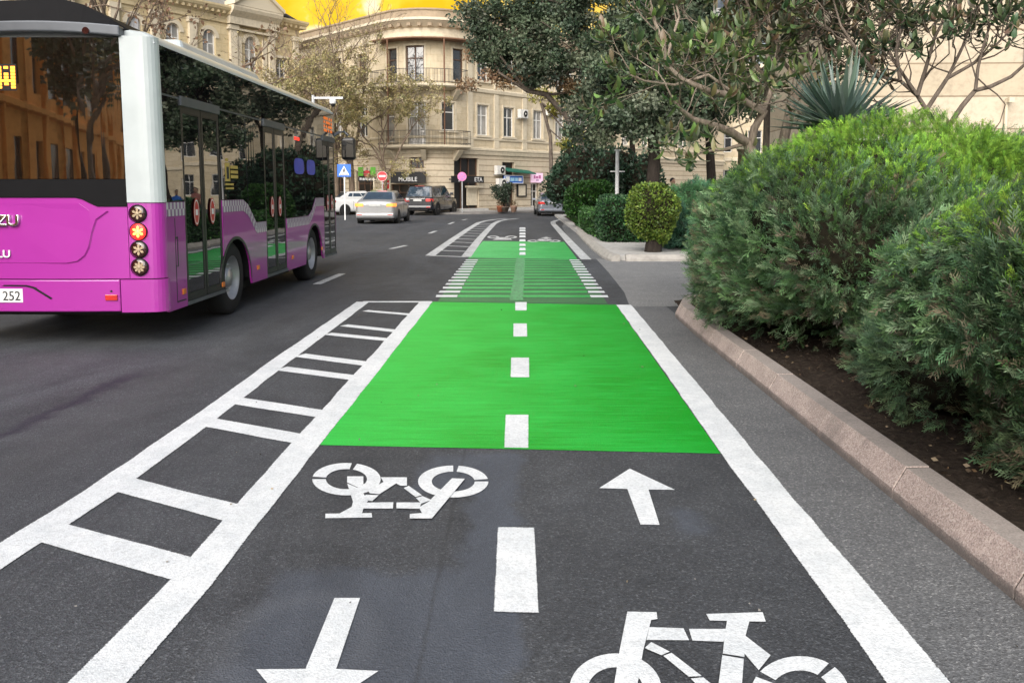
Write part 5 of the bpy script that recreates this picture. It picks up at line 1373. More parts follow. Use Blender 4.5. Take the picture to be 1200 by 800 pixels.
def juniper(name, label, parts, n, seed, spray=(.09, .20), side=SIDE, top=TOPC, brown=.10, stems=(), cat='shrub', group=None, topbias=1.0, shrink=.84):
    """parts: list of (centre, half axes, amp, ex, zmin, share)"""
    c0 = parts[0][0]; root = thing(name, (c0[0], c0[1], .1), label, cat, group)
    Vs, Fs, Cs = [], [], []; off = 0
    for (c, ax, amp, ex, zmin, share) in parts:
        P, nr = shrub_surface(c, ax, int(n*share*1.9), seed, amp, ex, zmin)
        kp = rng.random(len(P)) < np.clip(.50+(nr[:, 2]-.1)*1.0, .46, 1); P, nr = P[kp], nr[kp]; k = len(P)
        dep = np.abs(rng.normal(size=k))*.10*min(1, ax[0]); P = P-nr*dep[:, None]
        lump = bumpf(P*3.1, seed+31, .5)+bumpf(P*6.0, seed+32, .35); kp = (lump > -.62) | (nr[:, 2] > .55) | (rng.random(k) < .45); P, nr, lump = P[kp], nr[kp], lump[kp]; k = len(P)
        P = P+nr*(np.clip(lump, -1, 1.2)*.065*np.clip(1.3-nr[:, 2:3][:, 0], .3, 1))[:, None]
        d = unit(nr*1.0+np.array((0, 0, .75))*np.clip(1-nr[:, 2:3]*.5, 0, 1)+rng.normal(size=(k, 3))*.50)
        # clumps lean together
        cl = np.stack([bumpf(P*1.7, seed+q, .35) for q in (11, 12, 13)], 1); d = unit(d+cl)
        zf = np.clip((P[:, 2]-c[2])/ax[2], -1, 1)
        pt_ = np.clip((nr[:, 2]-.34)*1.7+bumpf(P*2.2, seed+5, .20), 0, 1)*topbias*np.clip((zf-.15)*1.9, 0, 1)  # upward-facing upper sprays take the top colours, painting in the sky light
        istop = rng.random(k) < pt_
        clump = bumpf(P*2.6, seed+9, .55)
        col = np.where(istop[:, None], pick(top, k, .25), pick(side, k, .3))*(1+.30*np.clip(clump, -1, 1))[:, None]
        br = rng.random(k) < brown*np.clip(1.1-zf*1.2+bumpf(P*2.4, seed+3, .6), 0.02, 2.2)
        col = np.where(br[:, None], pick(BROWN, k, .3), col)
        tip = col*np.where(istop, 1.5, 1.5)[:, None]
        sc_ = rng.uniform(*spray, size=k)*np.where(istop, .70, 1)*np.where(nr[:, 2] > .5, .9, 1)
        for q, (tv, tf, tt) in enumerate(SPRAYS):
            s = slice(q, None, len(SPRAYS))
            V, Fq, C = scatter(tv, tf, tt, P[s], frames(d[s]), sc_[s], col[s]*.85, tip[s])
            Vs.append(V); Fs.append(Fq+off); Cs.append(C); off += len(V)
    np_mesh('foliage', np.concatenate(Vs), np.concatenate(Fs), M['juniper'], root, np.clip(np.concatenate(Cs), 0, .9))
    m = MB()
    for (c, ax, amp, ex, zmin, share) in parts:
        core_mesh('inner_twigs', c, ax, seed, amp, ex, max(.05, zmin), M['core'], root, shrink)
    for st, r0 in stems: m.tube(st, [r0*(1-.75*i/(len(st)-1)) for i in range(len(st))], 7)
    if not stems: m.tube([(c0[0], c0[1], 0), (c0[0]+.05, c0[1], c0[2])], [.07, .03], 7)
    m.build('stem', M['twig'], root)
    return root
# two big mounds along the kerb, lower growth under the near one, and the farther ones
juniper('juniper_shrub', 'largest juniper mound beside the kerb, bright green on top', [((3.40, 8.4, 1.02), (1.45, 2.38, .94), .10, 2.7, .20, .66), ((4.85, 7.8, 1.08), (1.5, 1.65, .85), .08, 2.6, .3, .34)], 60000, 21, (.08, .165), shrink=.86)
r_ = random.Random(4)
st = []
for k in range(9):
    x, y = 2.75+r_.uniform(0, .8), 3.5+r_.uniform(0, 1.6)
    st.append(([(3.3+r_.uniform(-.2, .2), 4.3+r_.uniform(-.4, .4), .1), ((x+3.3)/2+r_.uniform(-.2, .2), (y+4.3)/2, .32+r_.uniform(0, .1)), (x-.2, y, .58+r_.uniform(0, .12)), (x-.5, y-.15, .75+r_.uniform(0, .15))], .028))
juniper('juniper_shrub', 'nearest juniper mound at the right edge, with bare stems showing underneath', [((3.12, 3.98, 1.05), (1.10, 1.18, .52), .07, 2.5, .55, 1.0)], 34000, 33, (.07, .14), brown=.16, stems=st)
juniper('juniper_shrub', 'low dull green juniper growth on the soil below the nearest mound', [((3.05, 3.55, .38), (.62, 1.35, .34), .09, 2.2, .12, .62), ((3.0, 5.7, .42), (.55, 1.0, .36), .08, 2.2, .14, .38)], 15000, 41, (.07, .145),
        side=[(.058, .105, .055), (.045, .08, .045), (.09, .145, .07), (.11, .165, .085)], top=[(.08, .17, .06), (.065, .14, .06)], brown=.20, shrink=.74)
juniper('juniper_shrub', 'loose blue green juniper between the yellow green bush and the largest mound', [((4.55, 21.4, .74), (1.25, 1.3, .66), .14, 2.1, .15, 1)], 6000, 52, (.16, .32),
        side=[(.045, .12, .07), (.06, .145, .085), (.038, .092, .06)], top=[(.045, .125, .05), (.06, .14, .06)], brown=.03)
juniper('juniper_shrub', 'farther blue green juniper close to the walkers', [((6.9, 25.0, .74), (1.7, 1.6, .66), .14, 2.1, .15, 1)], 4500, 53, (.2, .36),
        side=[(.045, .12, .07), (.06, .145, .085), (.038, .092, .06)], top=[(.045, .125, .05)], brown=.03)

def clipped(name, label, parts, n, seed, cols, size, stem=None, cat='bush', group=None, amp=.04):
    c0 = parts[0][0]; root = thing(name, (c0[0], c0[1], 0), label, cat, group); Vs, Fs, Cs = [], [], []; off = 0
    for c, ax, ex, zmin in parts:
        P, nr = shrub_surface(c, ax, int(n/len(parts)), seed, amp, ex, zmin)
        P = P-nr*np.abs(rng.normal(size=(len(P), 1)))*.06
        col = pick(cols, len(P), .4)*(1+.35*np.clip(bumpf(P*3, seed, .6), -1, 1))[:, None]
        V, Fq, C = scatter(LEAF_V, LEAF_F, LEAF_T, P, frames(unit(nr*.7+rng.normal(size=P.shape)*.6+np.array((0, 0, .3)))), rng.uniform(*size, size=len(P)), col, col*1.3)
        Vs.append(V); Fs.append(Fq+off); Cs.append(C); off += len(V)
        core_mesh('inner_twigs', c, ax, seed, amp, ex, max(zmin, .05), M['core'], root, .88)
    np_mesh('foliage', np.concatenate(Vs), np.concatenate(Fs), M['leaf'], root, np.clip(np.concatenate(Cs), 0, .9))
    m = MB(); s = stem or (.06, c0[2]); m.tube([(c0[0], c0[1], 0), (c0[0]+.03, c0[1], s[1])], [s[0], s[0]*.8], 8); m.build('trunk', M['bark_dark'], root)
    return root
DKG = [(.020, .056, .022), (.030, .078, .028), (.042, .10, .034), (.014, .042, .017)]
YLG = [(.11, .165, .026), (.145, .21, .034), (.075, .13, .024)]
clipped('clipped_bush', 'yellow green rounded bush on a thick dark stem', [((3.15, 19.9, .93), (.55, .58, .68), 2.4, .25)], 7000, 61, YLG, (.05, .09), (.22, .5), amp=.10)
g = G(723, 288)
clipped('clipped_hedge', 'square clipped dark green hedge between the round bushes', [((2.95, 24.3, .72), (.66, .95, .66), 5.5, .1)], 9000, 62, DKG, (.06, .11), amp=.02)
clipped('round_bush', 'large dark green round topped bush behind the low hedge', [((2.75, 33.0, 1.15), (.98, .95, .78), 2.6, .35)], 9000, 63, [(.022, .065, .012), (.035, .095, .016), (.012, .04, .010)], (.08, .14), (.1, .6))
m_ = clipped('low_hedge', 'low clipped hedge along the far kerb', [((2.55, 30.2, .50), (.32, 4.6, .40), 7, .1)], 12000, 64, [(.018, .055, .014), (.026, .075, .018), (.04, .10, .022)], (.07, .12), amp=.02)
clipped('evergreen_shrub', 'dark loose evergreen shrub behind the round topped bush', [((3.1, 38, 1.9), (1.7, 1.5, 1.35), 2.1, .3), ((5.0, 40, 1.8), (1.6, 1.5, 1.5), 2.1, .3)], 8000, 65, [(.016, .038, .022), (.026, .055, .030), (.045, .08, .05)], (.12, .22), (.1, 1), amp=.25)

# ---- trees
class Tree:
    def __init__(s, seed): s.r = random.Random(seed); s.m = MB(); s.tips = []; s.mid = []
    def limb(s, pts, r0, r1, n=7):
        k = len(pts); s.m.tube(pts, [r0+(r1-r0)*i/(k-1) for i in range(k)], n, cap=False)
    def grow(s, p, d, L, r, depth, spread=.6, up=.15, kids=(2, 3), bend=.25, minr=.006, taper=.62):
        rr = s.r; pts = [p]; q = p; dd = d.normalized(); k = 3 if depth > 1 else 2
        for i in range(k):
            dd = (dd+Vector((rr.gauss(0, bend), rr.gauss(0, bend), rr.gauss(0, bend)+up*.4))).normalized(); q = q+dd*L/k; pts.append(q)
        r1 = max(minr, r*taper); s.limb(pts, r, r1, 7 if r > .05 else (5 if r > .02 else 3))
        if depth <= 0: s.tips.append((q, dd)); return
        if depth <= 2: s.mid.append((pts[1], dd))
        for j in range(rr.randint(*kids)):
            nd = (dd+Vector((rr.gauss(0, spread), rr.gauss(0, spread), rr.gauss(0, spread)*.7+up))).normalized()
            o = pts[-1] if j == 0 else pts[-1].lerp(pts[-2], rr.uniform(0, .8))
            s.grow(o, nd, L*rr.uniform(.62, .86), r1*(1 if j == 0 else .8), depth-1, spread, up, kids, bend, minr, taper)
def leaves(parent, centres, rad, per, size, cols, flat=1., mat='leaf', jit=.4, droop=0, name='crown'):
    C0 = np.array([tuple(c) for c in centres]); n = len(C0)*per
    idx = np.repeat(np.arange(len(C0)), per)
    g = rng.normal(size=(n, 3)); g = unit(g)*(rng.random((n, 1))**.45)
    rd = (rad if np.isscalar(rad) else np.asarray(rad)[idx][:, None])
    P = C0[idx]+g*rd*np.array((1, 1, flat))
    base = pick(cols, len(C0), jit)[idx]*.55+pick(cols, n, jit)*.45
    V, Fq, C = scatter(LEAF_V, LEAF_F, LEAF_T, P, frames(unit(rng.normal(size=(n, 3))+np.array((0, 0, -droop))+g*.5)), rng.uniform(*size, size=n), base, base*1.2)
    return np_mesh(name, V, Fq, M[mat], parent, np.clip(C, 0, .9))
OAK = [(.045, .070, .040), (.068, .10, .056), (.10, .135, .082), (.028, .048, .028), (.17, .19, .13)]
def oak(label, base, trunk, crown, n, seed, per=230, size=(.10, .19), rad=.62, tr=.25, brown=None, cols=OAK, group='evergreen trees in the median', flat=.7):
    """trunk: list of points; crown: list of (centre, axes) lobes"""
    root = thing('evergreen_tree', base, label, 'tree', group); t = Tree(seed); r = t.r
    t.limb(trunk, tr, tr*.62, 10)
    cs = []; tot = sum(a[0]*a[1]+a[1]*a[2] for _, a in crown)
    for c, ax in crown:
        k = max(4, int(n*(ax[0]*ax[1]+ax[1]*ax[2])/tot))
        for i in range(k):
            d = Vector((r.gauss(0, 1), r.gauss(0, 1), r.gauss(0, 1))).normalized()*(r.random()**.33)
            p = Vector(c)+Vector((d.x*ax[0], d.y*ax[1], d.z*ax[2])); cs.append(p)
    top = trunk[-1]
    for c, ax in crown:
        c = Vector(c); mid = top.lerp(c, .55)+Vector((r.gauss(0, .3), r.gauss(0, .3), -.2)); t.limb([top, mid, c], tr*.5, tr*.2, 7)
        for p in [q for q in cs if (q-c).length < max(ax)*1.05][::3]:
            o = c.lerp(mid, r.random()*.6); t.limb([o, o.lerp(p, .5)+Vector((r.gauss(0, .15), r.gauss(0, .15), r.gauss(0, .15))), p], tr*.14, .012, 5)
    t.m.build('trunk', M['bark_dark'] if tr > .17 else M['bark_grey'], root)
    leaves(root, cs, np.array([rad*r.uniform(.6, 1.25) for _ in cs]), per, size, cols, flat)
    if brown: leaves(root, brown, .55, 210, (.10, .18), [(.24, .15, .08), (.32, .21, .12), (.16, .11, .065)], .6, name='dry_leaf_cluster')
    return root
V3 = lambda x, y, z: Vector((x, y, z))
oak('broad dark evergreen tree with a thick upright trunk', (4.25, 27, 0), [V3(4.25, 27, 0), V3(4.22, 27, 1.4), V3(4.28, 27, 2.6), V3(4.2, 27, 3.9)],
    [((4.4, 27, 6.4), (2.5, 2.2, 2.4)), ((5.9, 26.6, 4.4), (1.7, 1.6, 1.3)), ((2.9, 27.4, 5.0), (1.3, 1.5, 1.8)), ((3.6, 27, 9.0), (2.4, 2, 1.6)), ((4.3, 26.6, 3.9), (1.7, 1.4, .8)), ((6.6, 27, 7.5), (1.8, 1.6, 2)), ((2.2, 27.4, 3.7), (.8, 1, .9))], 210, 71, 260, (.09, .17), .58, .26)
br = [W(590, 96, 37), W(575, 88, 37), W(604, 90, 37.3), W(615, 84, 37), W(668, 100, 37.5), W(655, 96, 37.6), W(676, 106, 37.4), W(548, 100, 37), W(563, 60, 37), W(640, 70, 37.3), W(555, 66, 37.2)]
oak('leaning evergreen tree with brown dry leaf clusters, its trunk bent over the lane', (2.95, 38, 0), [W(690, 246, 38), W(685, 200, 38), W(680, 165, 38), W(662, 134, 37.8), W(640, 111, 37.5), W(617, 106, 37.2)],
    [(W(600, 35, 37), (1.7, 1.6, 1.5)), (W(650, 45, 37), (1.9, 1.8, 1.8)), (W(575, 62, 37), (1.1, 1.2, .9)), (W(625, 82, 37), (1.5, 1.3, .8)), (W(700, 50, 37.5), (1.6, 1.6, 2.2)), (W(640, -10, 37), (3.0, 2, 1.8)), (W(560, 22, 36.8), (1.0, 1, .9)), (W(690, 105, 38), (1.0, 1, 1.3))], 190, 72, 230, (.10, .19), .60, .17, br)
oak('thin leaning street tree with a few yellow green leaves by the grey sedan', (2.1, 54, 0), [W(647, 247, 54), W(646, 200, 54), W(645, 160, 54), W(640, 141, 54), W(634, 120, 54)],
    [(W(650, 128, 54), (.7, .6, .5)), (W(668, 158, 54), (1.1, .7, .6)), (W(640, 112, 54), (.9, .7, .5)), (W(665, 170, 53.8), (.6, .5, .3))], 20, 73, 90, (.13, .22), .5, .15, None, [(.20, .19, .035), (.15, .16, .03), (.24, .20, .05)], None)
oak('evergreen tree partly hidden behind the loquat branches', (7.2, 32, 0), [V3(7.2, 32, 0), V3(7.25, 32, 2), V3(7.1, 32, 4)], [((7.0, 32, 6.8), (2.6, 2, 2.6)), ((6.2, 32, 4.6), (1.8, 1.5, 1.0)), ((8.6, 31.5, 8.5), (2.6, 2, 2.4)), ((7.4, 32, 10.5), (2.6, 2, 1.5))], 120, 74, 200, (.11, .2), .66, .22)
oak('tall dark evergreen tree at the back of the median', (5.6, 42, 0), [V3(5.6, 42, 0), V3(5.65, 42, 2.4), V3(5.5, 42, 4.5)], [((5.4, 42, 7.6), (2.9, 2.2, 3.0)), ((4.6, 42, 11.2), (3.2, 2.3, 2.2)), ((8.0, 42, 9.5), (2.8, 2.3, 3))], 120, 75, 180, (.14, .25), .8, .2)

# ---- bare winter street trees on the left, a few tan leaves left
def bare(label, base, hgt, seed, nleaf, lean=(0, 0), tr=.17, depth=5, spread=.5, cols=((.25, .21, .08), (.33, .27, .13), (.19, .185, .065), (.38, .33, .19)), L0=None, up=.16, low=()):
    root = thing('street_tree', base, label, 'tree', 'bare street trees'); t = Tree(seed); b = Vector(base)
    f = b+Vector((lean[0], lean[1], hgt*.30)); t.limb([b, b.lerp(f, .5)+Vector((.05, 0, 0)), f], tr, tr*.75, 9)
    for k in range(4):
        a = k*1.57+t.r.uniform(-.4, .4); t.grow(f-Vector((0, 0, t.r.uniform(0, .5))), Vector((math.cos(a)*.55, math.sin(a)*.55, 1)), (L0 or hgt*.23), tr*.55, depth, spread, up, (2, 3), .16, .008)
    for z in low:
        a = t.r.uniform(0, 6.28); t.grow(b+Vector((0, 0, z)), Vector((math.cos(a), math.sin(a)*.5, .25)), hgt*.15, tr*.3, depth-2, .6, .02, (2, 3), .2, .008)
    t.m.build('trunk', M['bark_tan'], root)
    pts = [p for p, d in t.tips]+[p for p, d in t.mid]
    pts = [p for p in pts if p.z < hgt*.80 or t.r.random() < .35]
    leaves(root, pts, .24, nleaf, (.09, .17), cols, .9, jit=.3, droop=.4)
    return root
bare('bare tree with olive tan leaves nearest the bus front', (W(380, 250, 50).x, 50, 0), 10.5, 81, 13, tr=.15, low=(2.6, 3.2))
bare('bare tree with a thick dark trunk and tan leaves beside the crossing sign', (W(412, 250, 54).x, 54, 0), 11.5, 82, 18, tr=.22, low=(2.8, 3.3, 3.6))
bare('tan leaved tree in front of the left wing, between the sign posts', (W(450, 250, 54).x, 53.6, 0), 9.0, 83, 20, (.2, 0), .15, low=(2.9, 3.4))
bare('leafless tall tree against the yellow sky', (W(394, 250, 53).x, 53, 0), 14.5, 84, 1, tr=.2)
bare('wide bare tree whose branches hang above the bus roof at the upper left', (-11.8, 24, 0), 9.4, 85, 3, tr=.26, depth=5, cols=((.17, .10, .06), (.24, .15, .09)))

# street trees behind the camera, mirrored in the bus's rear glass
oak('evergreen street tree behind the bus by the ochre building', (-10.5, -6, 0), [V3(-10.5, -6, 0), V3(-10.4, -6, 2), V3(-10.6, -6, 3.4)], [((-10.5, -6, 5.6), (1.8, 2.2, 1.9))], 40, 76, 150, (.14, .24), .7, .2, group='street trees by the ochre building')
oak('slim evergreen street tree farther back by the ochre building', (-11.5, -13, 0), [V3(-11.5, -13, 0), V3(-11.4, -13, 2), V3(-11.6, -13, 4)], [((-11.5, -13, 6.6), (1.9, 2.2, 2.4))], 40, 77, 150, (.14, .24), .7, .17, group='street trees by the ochre building')
bare('bare street tree close behind the bus on the left', (-8.6, -2.5, 0), 8.5, 86, 3, tr=.14, depth=4)

# ---- loquat trees: pale crooked limbs and large leaves in rosettes
LV = []; LFc = []; LT = []
for i, (z, w, y) in enumerate(((0, .02, 0), (.2, .10, .03), (.45, .17, .05), (.7, .16, .02), (.88, .09, -.05), (1.0, .0, -.12))):
    LV += [(-w, y+.35*w, z), (0, y, z), (w, y+.35*w, z)]; LT += [z]*3
for i in range(5): LFc += [(3*i, 3*i+1, 3*i+4, 3*i+3), (3*i+1, 3*i+2, 3*i+5, 3*i+4)]
LV, LFc, LT = np.array(LV), np.array(LFc), np.array(LT)
LOQ = [(.065, .110, .042), (.09, .135, .05), (.05, .085, .04), (.125, .165, .06), (.14, .155, .10), (.19, .20, .09), (.15, .23, .065)]
def loquat(name, label, base, limbs, seed, per, size, cols=LOQ, depth=2, twigL=.45, bark_='bark_pale', cat='tree', group=None, dry=.10, kids=(2, 3)):
    root = thing(name, base, label, cat, group); t = Tree(seed)
    for pts, r0, r1, sub in limbs:
        t.limb(pts, r0, r1, 8)
        for k in range(sub):
            i = t.r.randrange(max(1, len(pts)//3), len(pts)); j = max(0, i-1); p = pts[j].lerp(pts[i], t.r.random())
            d = (pts[i]-pts[j]).normalized(); d = (d*.5+Vector((t.r.gauss(0, .6), t.r.gauss(0, .6), t.r.gauss(.25, .5)))).normalized()
            t.grow(p, d, twigL*t.r.uniform(.7, 1.25), max(.012, r1*.8), depth, .55, .14, kids, .28, .006)
        t.tips.append((pts[-1], (pts[-1]-pts[-2]).normalized()))
    t.m.build('trunk', M[bark_], root)
    tips = t.tips; n = len(tips)*per
    idx = np.repeat(np.arange(len(tips)), per); C0 = np.array([tuple(p) for p, d in tips]); D0 = np.array([tuple(d) for p, d in tips])
    d = unit(D0[idx]*.45+rng.normal(size=(n, 3))*.62+np.array((0, 0, .05)))
    P = C0[idx]-D0[idx]*rng.uniform(-.02, .13, size=(n, 1))
    col = pick(cols, n, .35); dr_ = rng.random(n) < dry; col = np.where(dr_[:, None], pick([(.17, .115, .07), (.21, .16, .10), (.13, .09, .06)], n, .3), col)
    x = np.cross(d, np.array((0, 0, 1.))); x = unit(x+rng.normal(size=(n, 3))*.25); y = np.cross(d, x); x = np.cross(y, d); rot = np.stack([x, y, d], 2)
    V, Fq, C = scatter(LV, LFc, LT, P, rot, rng.uniform(*size, size=n), col, col*1.1)
    np_mesh('crown', V, Fq, M['gloss_leaf'], root, np.clip(C, 0, .9)); return root
Y = 10.6
def L_(pts, Y0=Y, dY=0): return [W(x, y, Y0+dY*i/(max(1, len(pts)-1))) for i, (x, y) in enumerate(pts)]
loquat('loquat_tree', 'pale barked loquat tree whose crooked limbs reach left over the bed', (3.0, Y, .1), [
    ([V3(3.0, Y, .1), V3(2.95, Y, 1.0), *L_([(882, 182), (876, 166)])], .085, .07, 0),
    (L_([(876, 168), (858, 156), (840, 148), (812, 140), (798, 129), (788, 118)], Y, -.9), .06, .018, 5),
    (L_([(880, 172), (884, 150), (896, 132), (868, 116), (848, 110), (832, 107), (800, 94), (780, 76), (778, 52), (768, 28), (762, 10)], Y, -.4), .055, .018, 7),
    (L_([(780, 76), (788, 44), (796, 20), (790, -4)], Y-.3, .1), .022, .012, 3),
    (L_([(884, 150), (902, 112), (908, 80), (890, 50), (882, 20), (870, -10)], Y, .3), .04, .014, 8),
    (L_([(896, 132), (880, 105), (862, 88), (845, 70), (838, 40)], Y, .5), .03, .012, 7),
    (L_([(876, 168), (850, 175), (822, 178), (806, 190)], Y, -.4), .025, .01, 1),
    (L_([(868, 116), (830, 88), (790, 100), (755, 95), (738, 88)], Y, -.6), .025, .01, 5)], 91, 8, (.12, .22))
loquat('loquat_tree', 'loquat tree with many pale stems behind the spiky yucca', (3.85, 11.2, .1), [
    ([V3(3.6, 11.2, .1), *L_([(912, 190), (924, 140), (930, 106)], 11.2)], .08, .06, 0),
    (L_([(926, 130), (940, 98), (955, 84), (944, 66), (934, 51), (920, 25), (925, -10)], 11.2, .2), .06, .02, 13),
    (L_([(928, 110), (902, 96), (884, 76), (880, 50)], 11.2, -.4), .035, .012, 10),
    (L_([(955, 84), (975, 70), (990, 40), (1000, 10), (1015, -15)], 11.2, .2), .04, .014, 13),
    (L_([(930, 106), (965, 96), (1000, 78), (1030, 60), (1050, 30)], 11.2, .3), .035, .012, 13),
    (L_([(934, 51), (955, 30), (965, 0), (960, -30)], 11.2, -.2), .03, .012, 10),
    (L_([(940, 98), (915, 70), (905, 30), (900, 0)], 11.2, .4), .03, .012, 10)], 92, 8, (.10, .19), [(.070, .105, .045), (.095, .125, .055), (.13, .15, .09), (.16, .15, .09), (.05, .08, .045)], dry=.32, twigL=.55)
loquat('loquat_tree', 'darker loquat tree with thin spreading branches against the pale building', (5.1, 10.2, .1), [
    ([V3(4.9, 10.2, .1), V3(4.95, 10.2, 1.5), *L_([(1100, 175), (1112, 148)], 10.2)], .07, .045, 0),
    (L_([(1112, 148), (1127, 125), (1143, 106), (1160, 102), (1185, 90), (1204, 73), (1222, 52)], 10.2, .1), .034, .014, 3),
    (L_([(1143, 106), (1146, 80), (1152, 55), (1160, 30), (1175, 10)], 10.2, .2), .022, .010, 8),
    (L_([(1105, 160), (1075, 112), (1055, 95), (1030, 90), (1010, 70)], 10.2, .2), .03, .012, 7),
    (L_([(1085, 130), (1110, 92), (1140, 75), (1165, 55), (1185, 35)], 10.2, .3), .028, .010, 7),
    (L_([(1075, 112), (1085, 80), (1095, 45), (1110, 15), (1120, -10)], 10.2, -.2), .028, .010, 10),
    (L_([(1030, 90), (1005, 60), (985, 30), (975, -5)], 10.2, .2), .022, .010, 9),
    (L_([(1075, 112), (1050, 75), (1030, 40), (1035, 5)], 10.2, .4), .022, .010, 10),
    (L_([(1110, 92), (1128, 55), (1140, 20), (1150, -8)], 10.3, .3), .02, .009, 8),
    (L_([(1055, 95), (1050, 60), (1058, 25), (1068, -10)], 10.2, .3), .025, .010, 10)], 93, 10, (.10, .19), [(.05, .09, .045), (.075, .12, .055), (.10, .14, .07), (.15, .15, .08)], bark_='bark_grey', dry=.14, kids=(1, 2))

# yucca behind the crest of the largest mound
yr = thing('yucca', (3.55, 9.3, .1), 'spiky grey green yucca rising behind the largest juniper mound', 'plant')
base = W(986, 146, 9.3)
m = MB(); m.tube([(3.6, 9.35, 0), (3.58, 9.3, 1.2), tuple(base+Vector((0, 0, .05)))], [.11, .09, .08], 9); m.build('trunk', M['bark_grey'], yr)
n = 120
th = rng.uniform(0, 2*math.pi, n); el = np.arcsin(rng.uniform(-.05, .98, n)); d = np.stack([np.cos(th)*np.cos(el), np.sin(th)*np.cos(el), np.sin(el)], 1)
YV = []; YT = []
for z, w, dz in ((0, .045, 0), (.3, .05, .0), (.65, .034, -.012), (1, .001, -.05)): YV += [(-w, dz+.6*w, z), (0, dz, z), (w, dz+.6*w, z)]; YT += [z]*3
YF = np.array([q for i in range(3) for q in ((3*i, 3*i+1, 3*i+4, 3*i+3), (3*i+1, 3*i+2, 3*i+5, 3*i+4))])
x = unit(np.cross(d, np.array((0, 0, 1.)))+rng.normal(size=(n, 3))*.1); y = np.cross(d, x); x = np.cross(y, d)
V, Fq, C = scatter(np.array(YV), YF, np.array(YT), np.tile(np.array(base), (n, 1))+d*.04, np.stack([x, y, d], 2), rng.uniform(.55, .86, n), pick([(.11, .17, .14), (.15, .21, .175), (.08, .125, .105), (.22, .27, .22)], n, .25))
np_mesh('leaf_rosette', V, Fq, M['gloss_leaf'], yr, np.clip(C, 0, .9))

# potted tree by the shops
pt = W(590, 246, 55.2); pr = thing('potted_tree', (pt.x, 55.2, .12), 'small olive tree in a terracotta pot before the cream wall', 'potted plant')
m = MB(); m.lathe((pt.x, 55.2, .12), [(.001, 0), (.28, 0), (.38, .28), (.42, .29), (.42, .35), (.34, .35), (.32, .26), (.001, .26)], 18); m.build('pot', M['bark_grey'], pr)
t = Tree(5); b = Vector((pt.x, 55.2, .36)); t.limb([b, b+V3(.03, 0, .4)], .05, .04, 7)
for k in range(5): t.grow(b+V3(.03, 0, .35), V3(math.cos(k*1.25), math.sin(k*1.25), .6), .62, .03, 2, .5, .15)
t.m.build('trunk', M['bark_dark'], pr); leaves(pr, [p for p, d in t.tips]+[p for p, d in t.mid], .3, 26, (.09, .16), [(.03, .05, .03), (.045, .065, .04), (.02, .035, .022)], .8)
for k, (px, c, lb_) in enumerate(((586, (.30, .10, .05), 'reddish flowerpot with dry plant by the shop doorway'), (602, (.35, .22, .16), 'pale flowerpot with a small plant by the shop doorway'))):
    p_ = W(px, 246, 55.0); fr = thing('flowerpot', (p_.x, 55.0, .12), lb_, 'potted plant')
    m = MB(); m.lathe((p_.x, 55, .12), [(.001, 0), (.16, 0), (.23, .34), (.25, .35), (.25, .4), (.001, .38)], 14); m.build('pot', plain('pot glaze', c, .6), fr)
    leaves(fr, [V3(p_.x, 55, .72), V3(p_.x+.1, 55, .62), V3(p_.x-.1, 55, .65)], .2, 40, (.06, .12), [(.05, .07, .03), (.16, .09, .05)])

# ---- street signs, lamp, camera mast
def post(root, x, y, z0, z1, r=.03, mt='steel', name='post'):
    m = MB(); m.tube([(x, y, z0), (x, y, z1)], r, 10); return m.build(name, M[mt], root)
p_ = W(403.5, 200, 44); z = p_.z
r = thing('crossing_sign', (p_.x, 44, 0), 'square blue pedestrian crossing sign on a pale post', 'road sign'); post(r, p_.x, 44, 0, z+.36, .035, 'white_gloss')
m = MB(); m.box(p_.x-.36, p_.x+.36, 43.93, 43.955, z-.33, z+.33); m.build('board', M['blue'], r, bevel=.02)
m = MB(); m.prism([(p_.x-.27, 43.925, z-.24), (p_.x+.27, 43.925, z-.24), (p_.x, 43.925, z+.25)], (0, -.006, 0)); m.build('white_triangle', M['white_gloss'], r)
m = MB(); yq = 43.912
def blk(pts): m.prism([(p_.x+a, yq, z+b) for a, b in pts], (0, -.005, 0))
m.disc((p_.x+.01, yq, z+.10), (0, -1, 0), .032, .006, 12); blk([(-.03, .06), (.03, .06), (.035, -.04), (-.035, -.04)]); blk([(-.03, -.04), (0, -.04), (-.07, -.17), (-.10, -.16)]); blk([(0, -.04), (.035, -.04), (.09, -.17), (.06, -.17)]); blk([(.03, .05), (.09, -.02), (.075, -.035), (.02, .03)]); blk([(-.03, .05), (-.09, -.02), (-.075, -.035), (-.02, .03)])
for k in range(4): blk([(-.2+k*.11, -.225), (-.13+k*.11, -.225), (-.13+k*.10, -.19), (-.19+k*.10, -.19)])
m.build('pedestrian_symbol', M['black'], r)
p_ = W(448, 206.5, 51); z = p_.z
r = thing('no_entry_sign', (p_.x, 51, 0), 'round red no entry sign with white bar above a small panel', 'road sign'); post(r, p_.x, 51, 0, z+.2, .03)
m = MB(); m.disc((p_.x, 50.96, z), (0, -1, 0), .30, .02, 32); m.build('disc', M['red'], r)
m = MB(); m.lathe((0, 0, 0), [(.285, .022), (.285, .026), (.30, .026), (.30, .0)], 32, 0, lambda v: Vector((p_.x+v.x, 50.96-v.z, z+v.y))); m.box(p_.x-.2, p_.x+.2, 50.93, 50.938, z-.055, z+.055); m.build('white_bar', M['white_gloss'], r)
q = W(447.5, 217, 54); r = thing('street_stall_panel', (q.x, 54, 0), 'cream framed panel with a red board below the no entry sign', 'panel')
m = MB(); 
for a_, b_, c_, d_ in ((-.55, .55, .0, .06), (-.55, .55, .62, .68), (-.55, -.48, .06, .62), (.48, .55, .06, .62), (-.06, 0, .06, .62)): m.box(q.x+a_, q.x+b_, 53.96, 54.02, q.z-.3+c_, q.z-.3+d_)
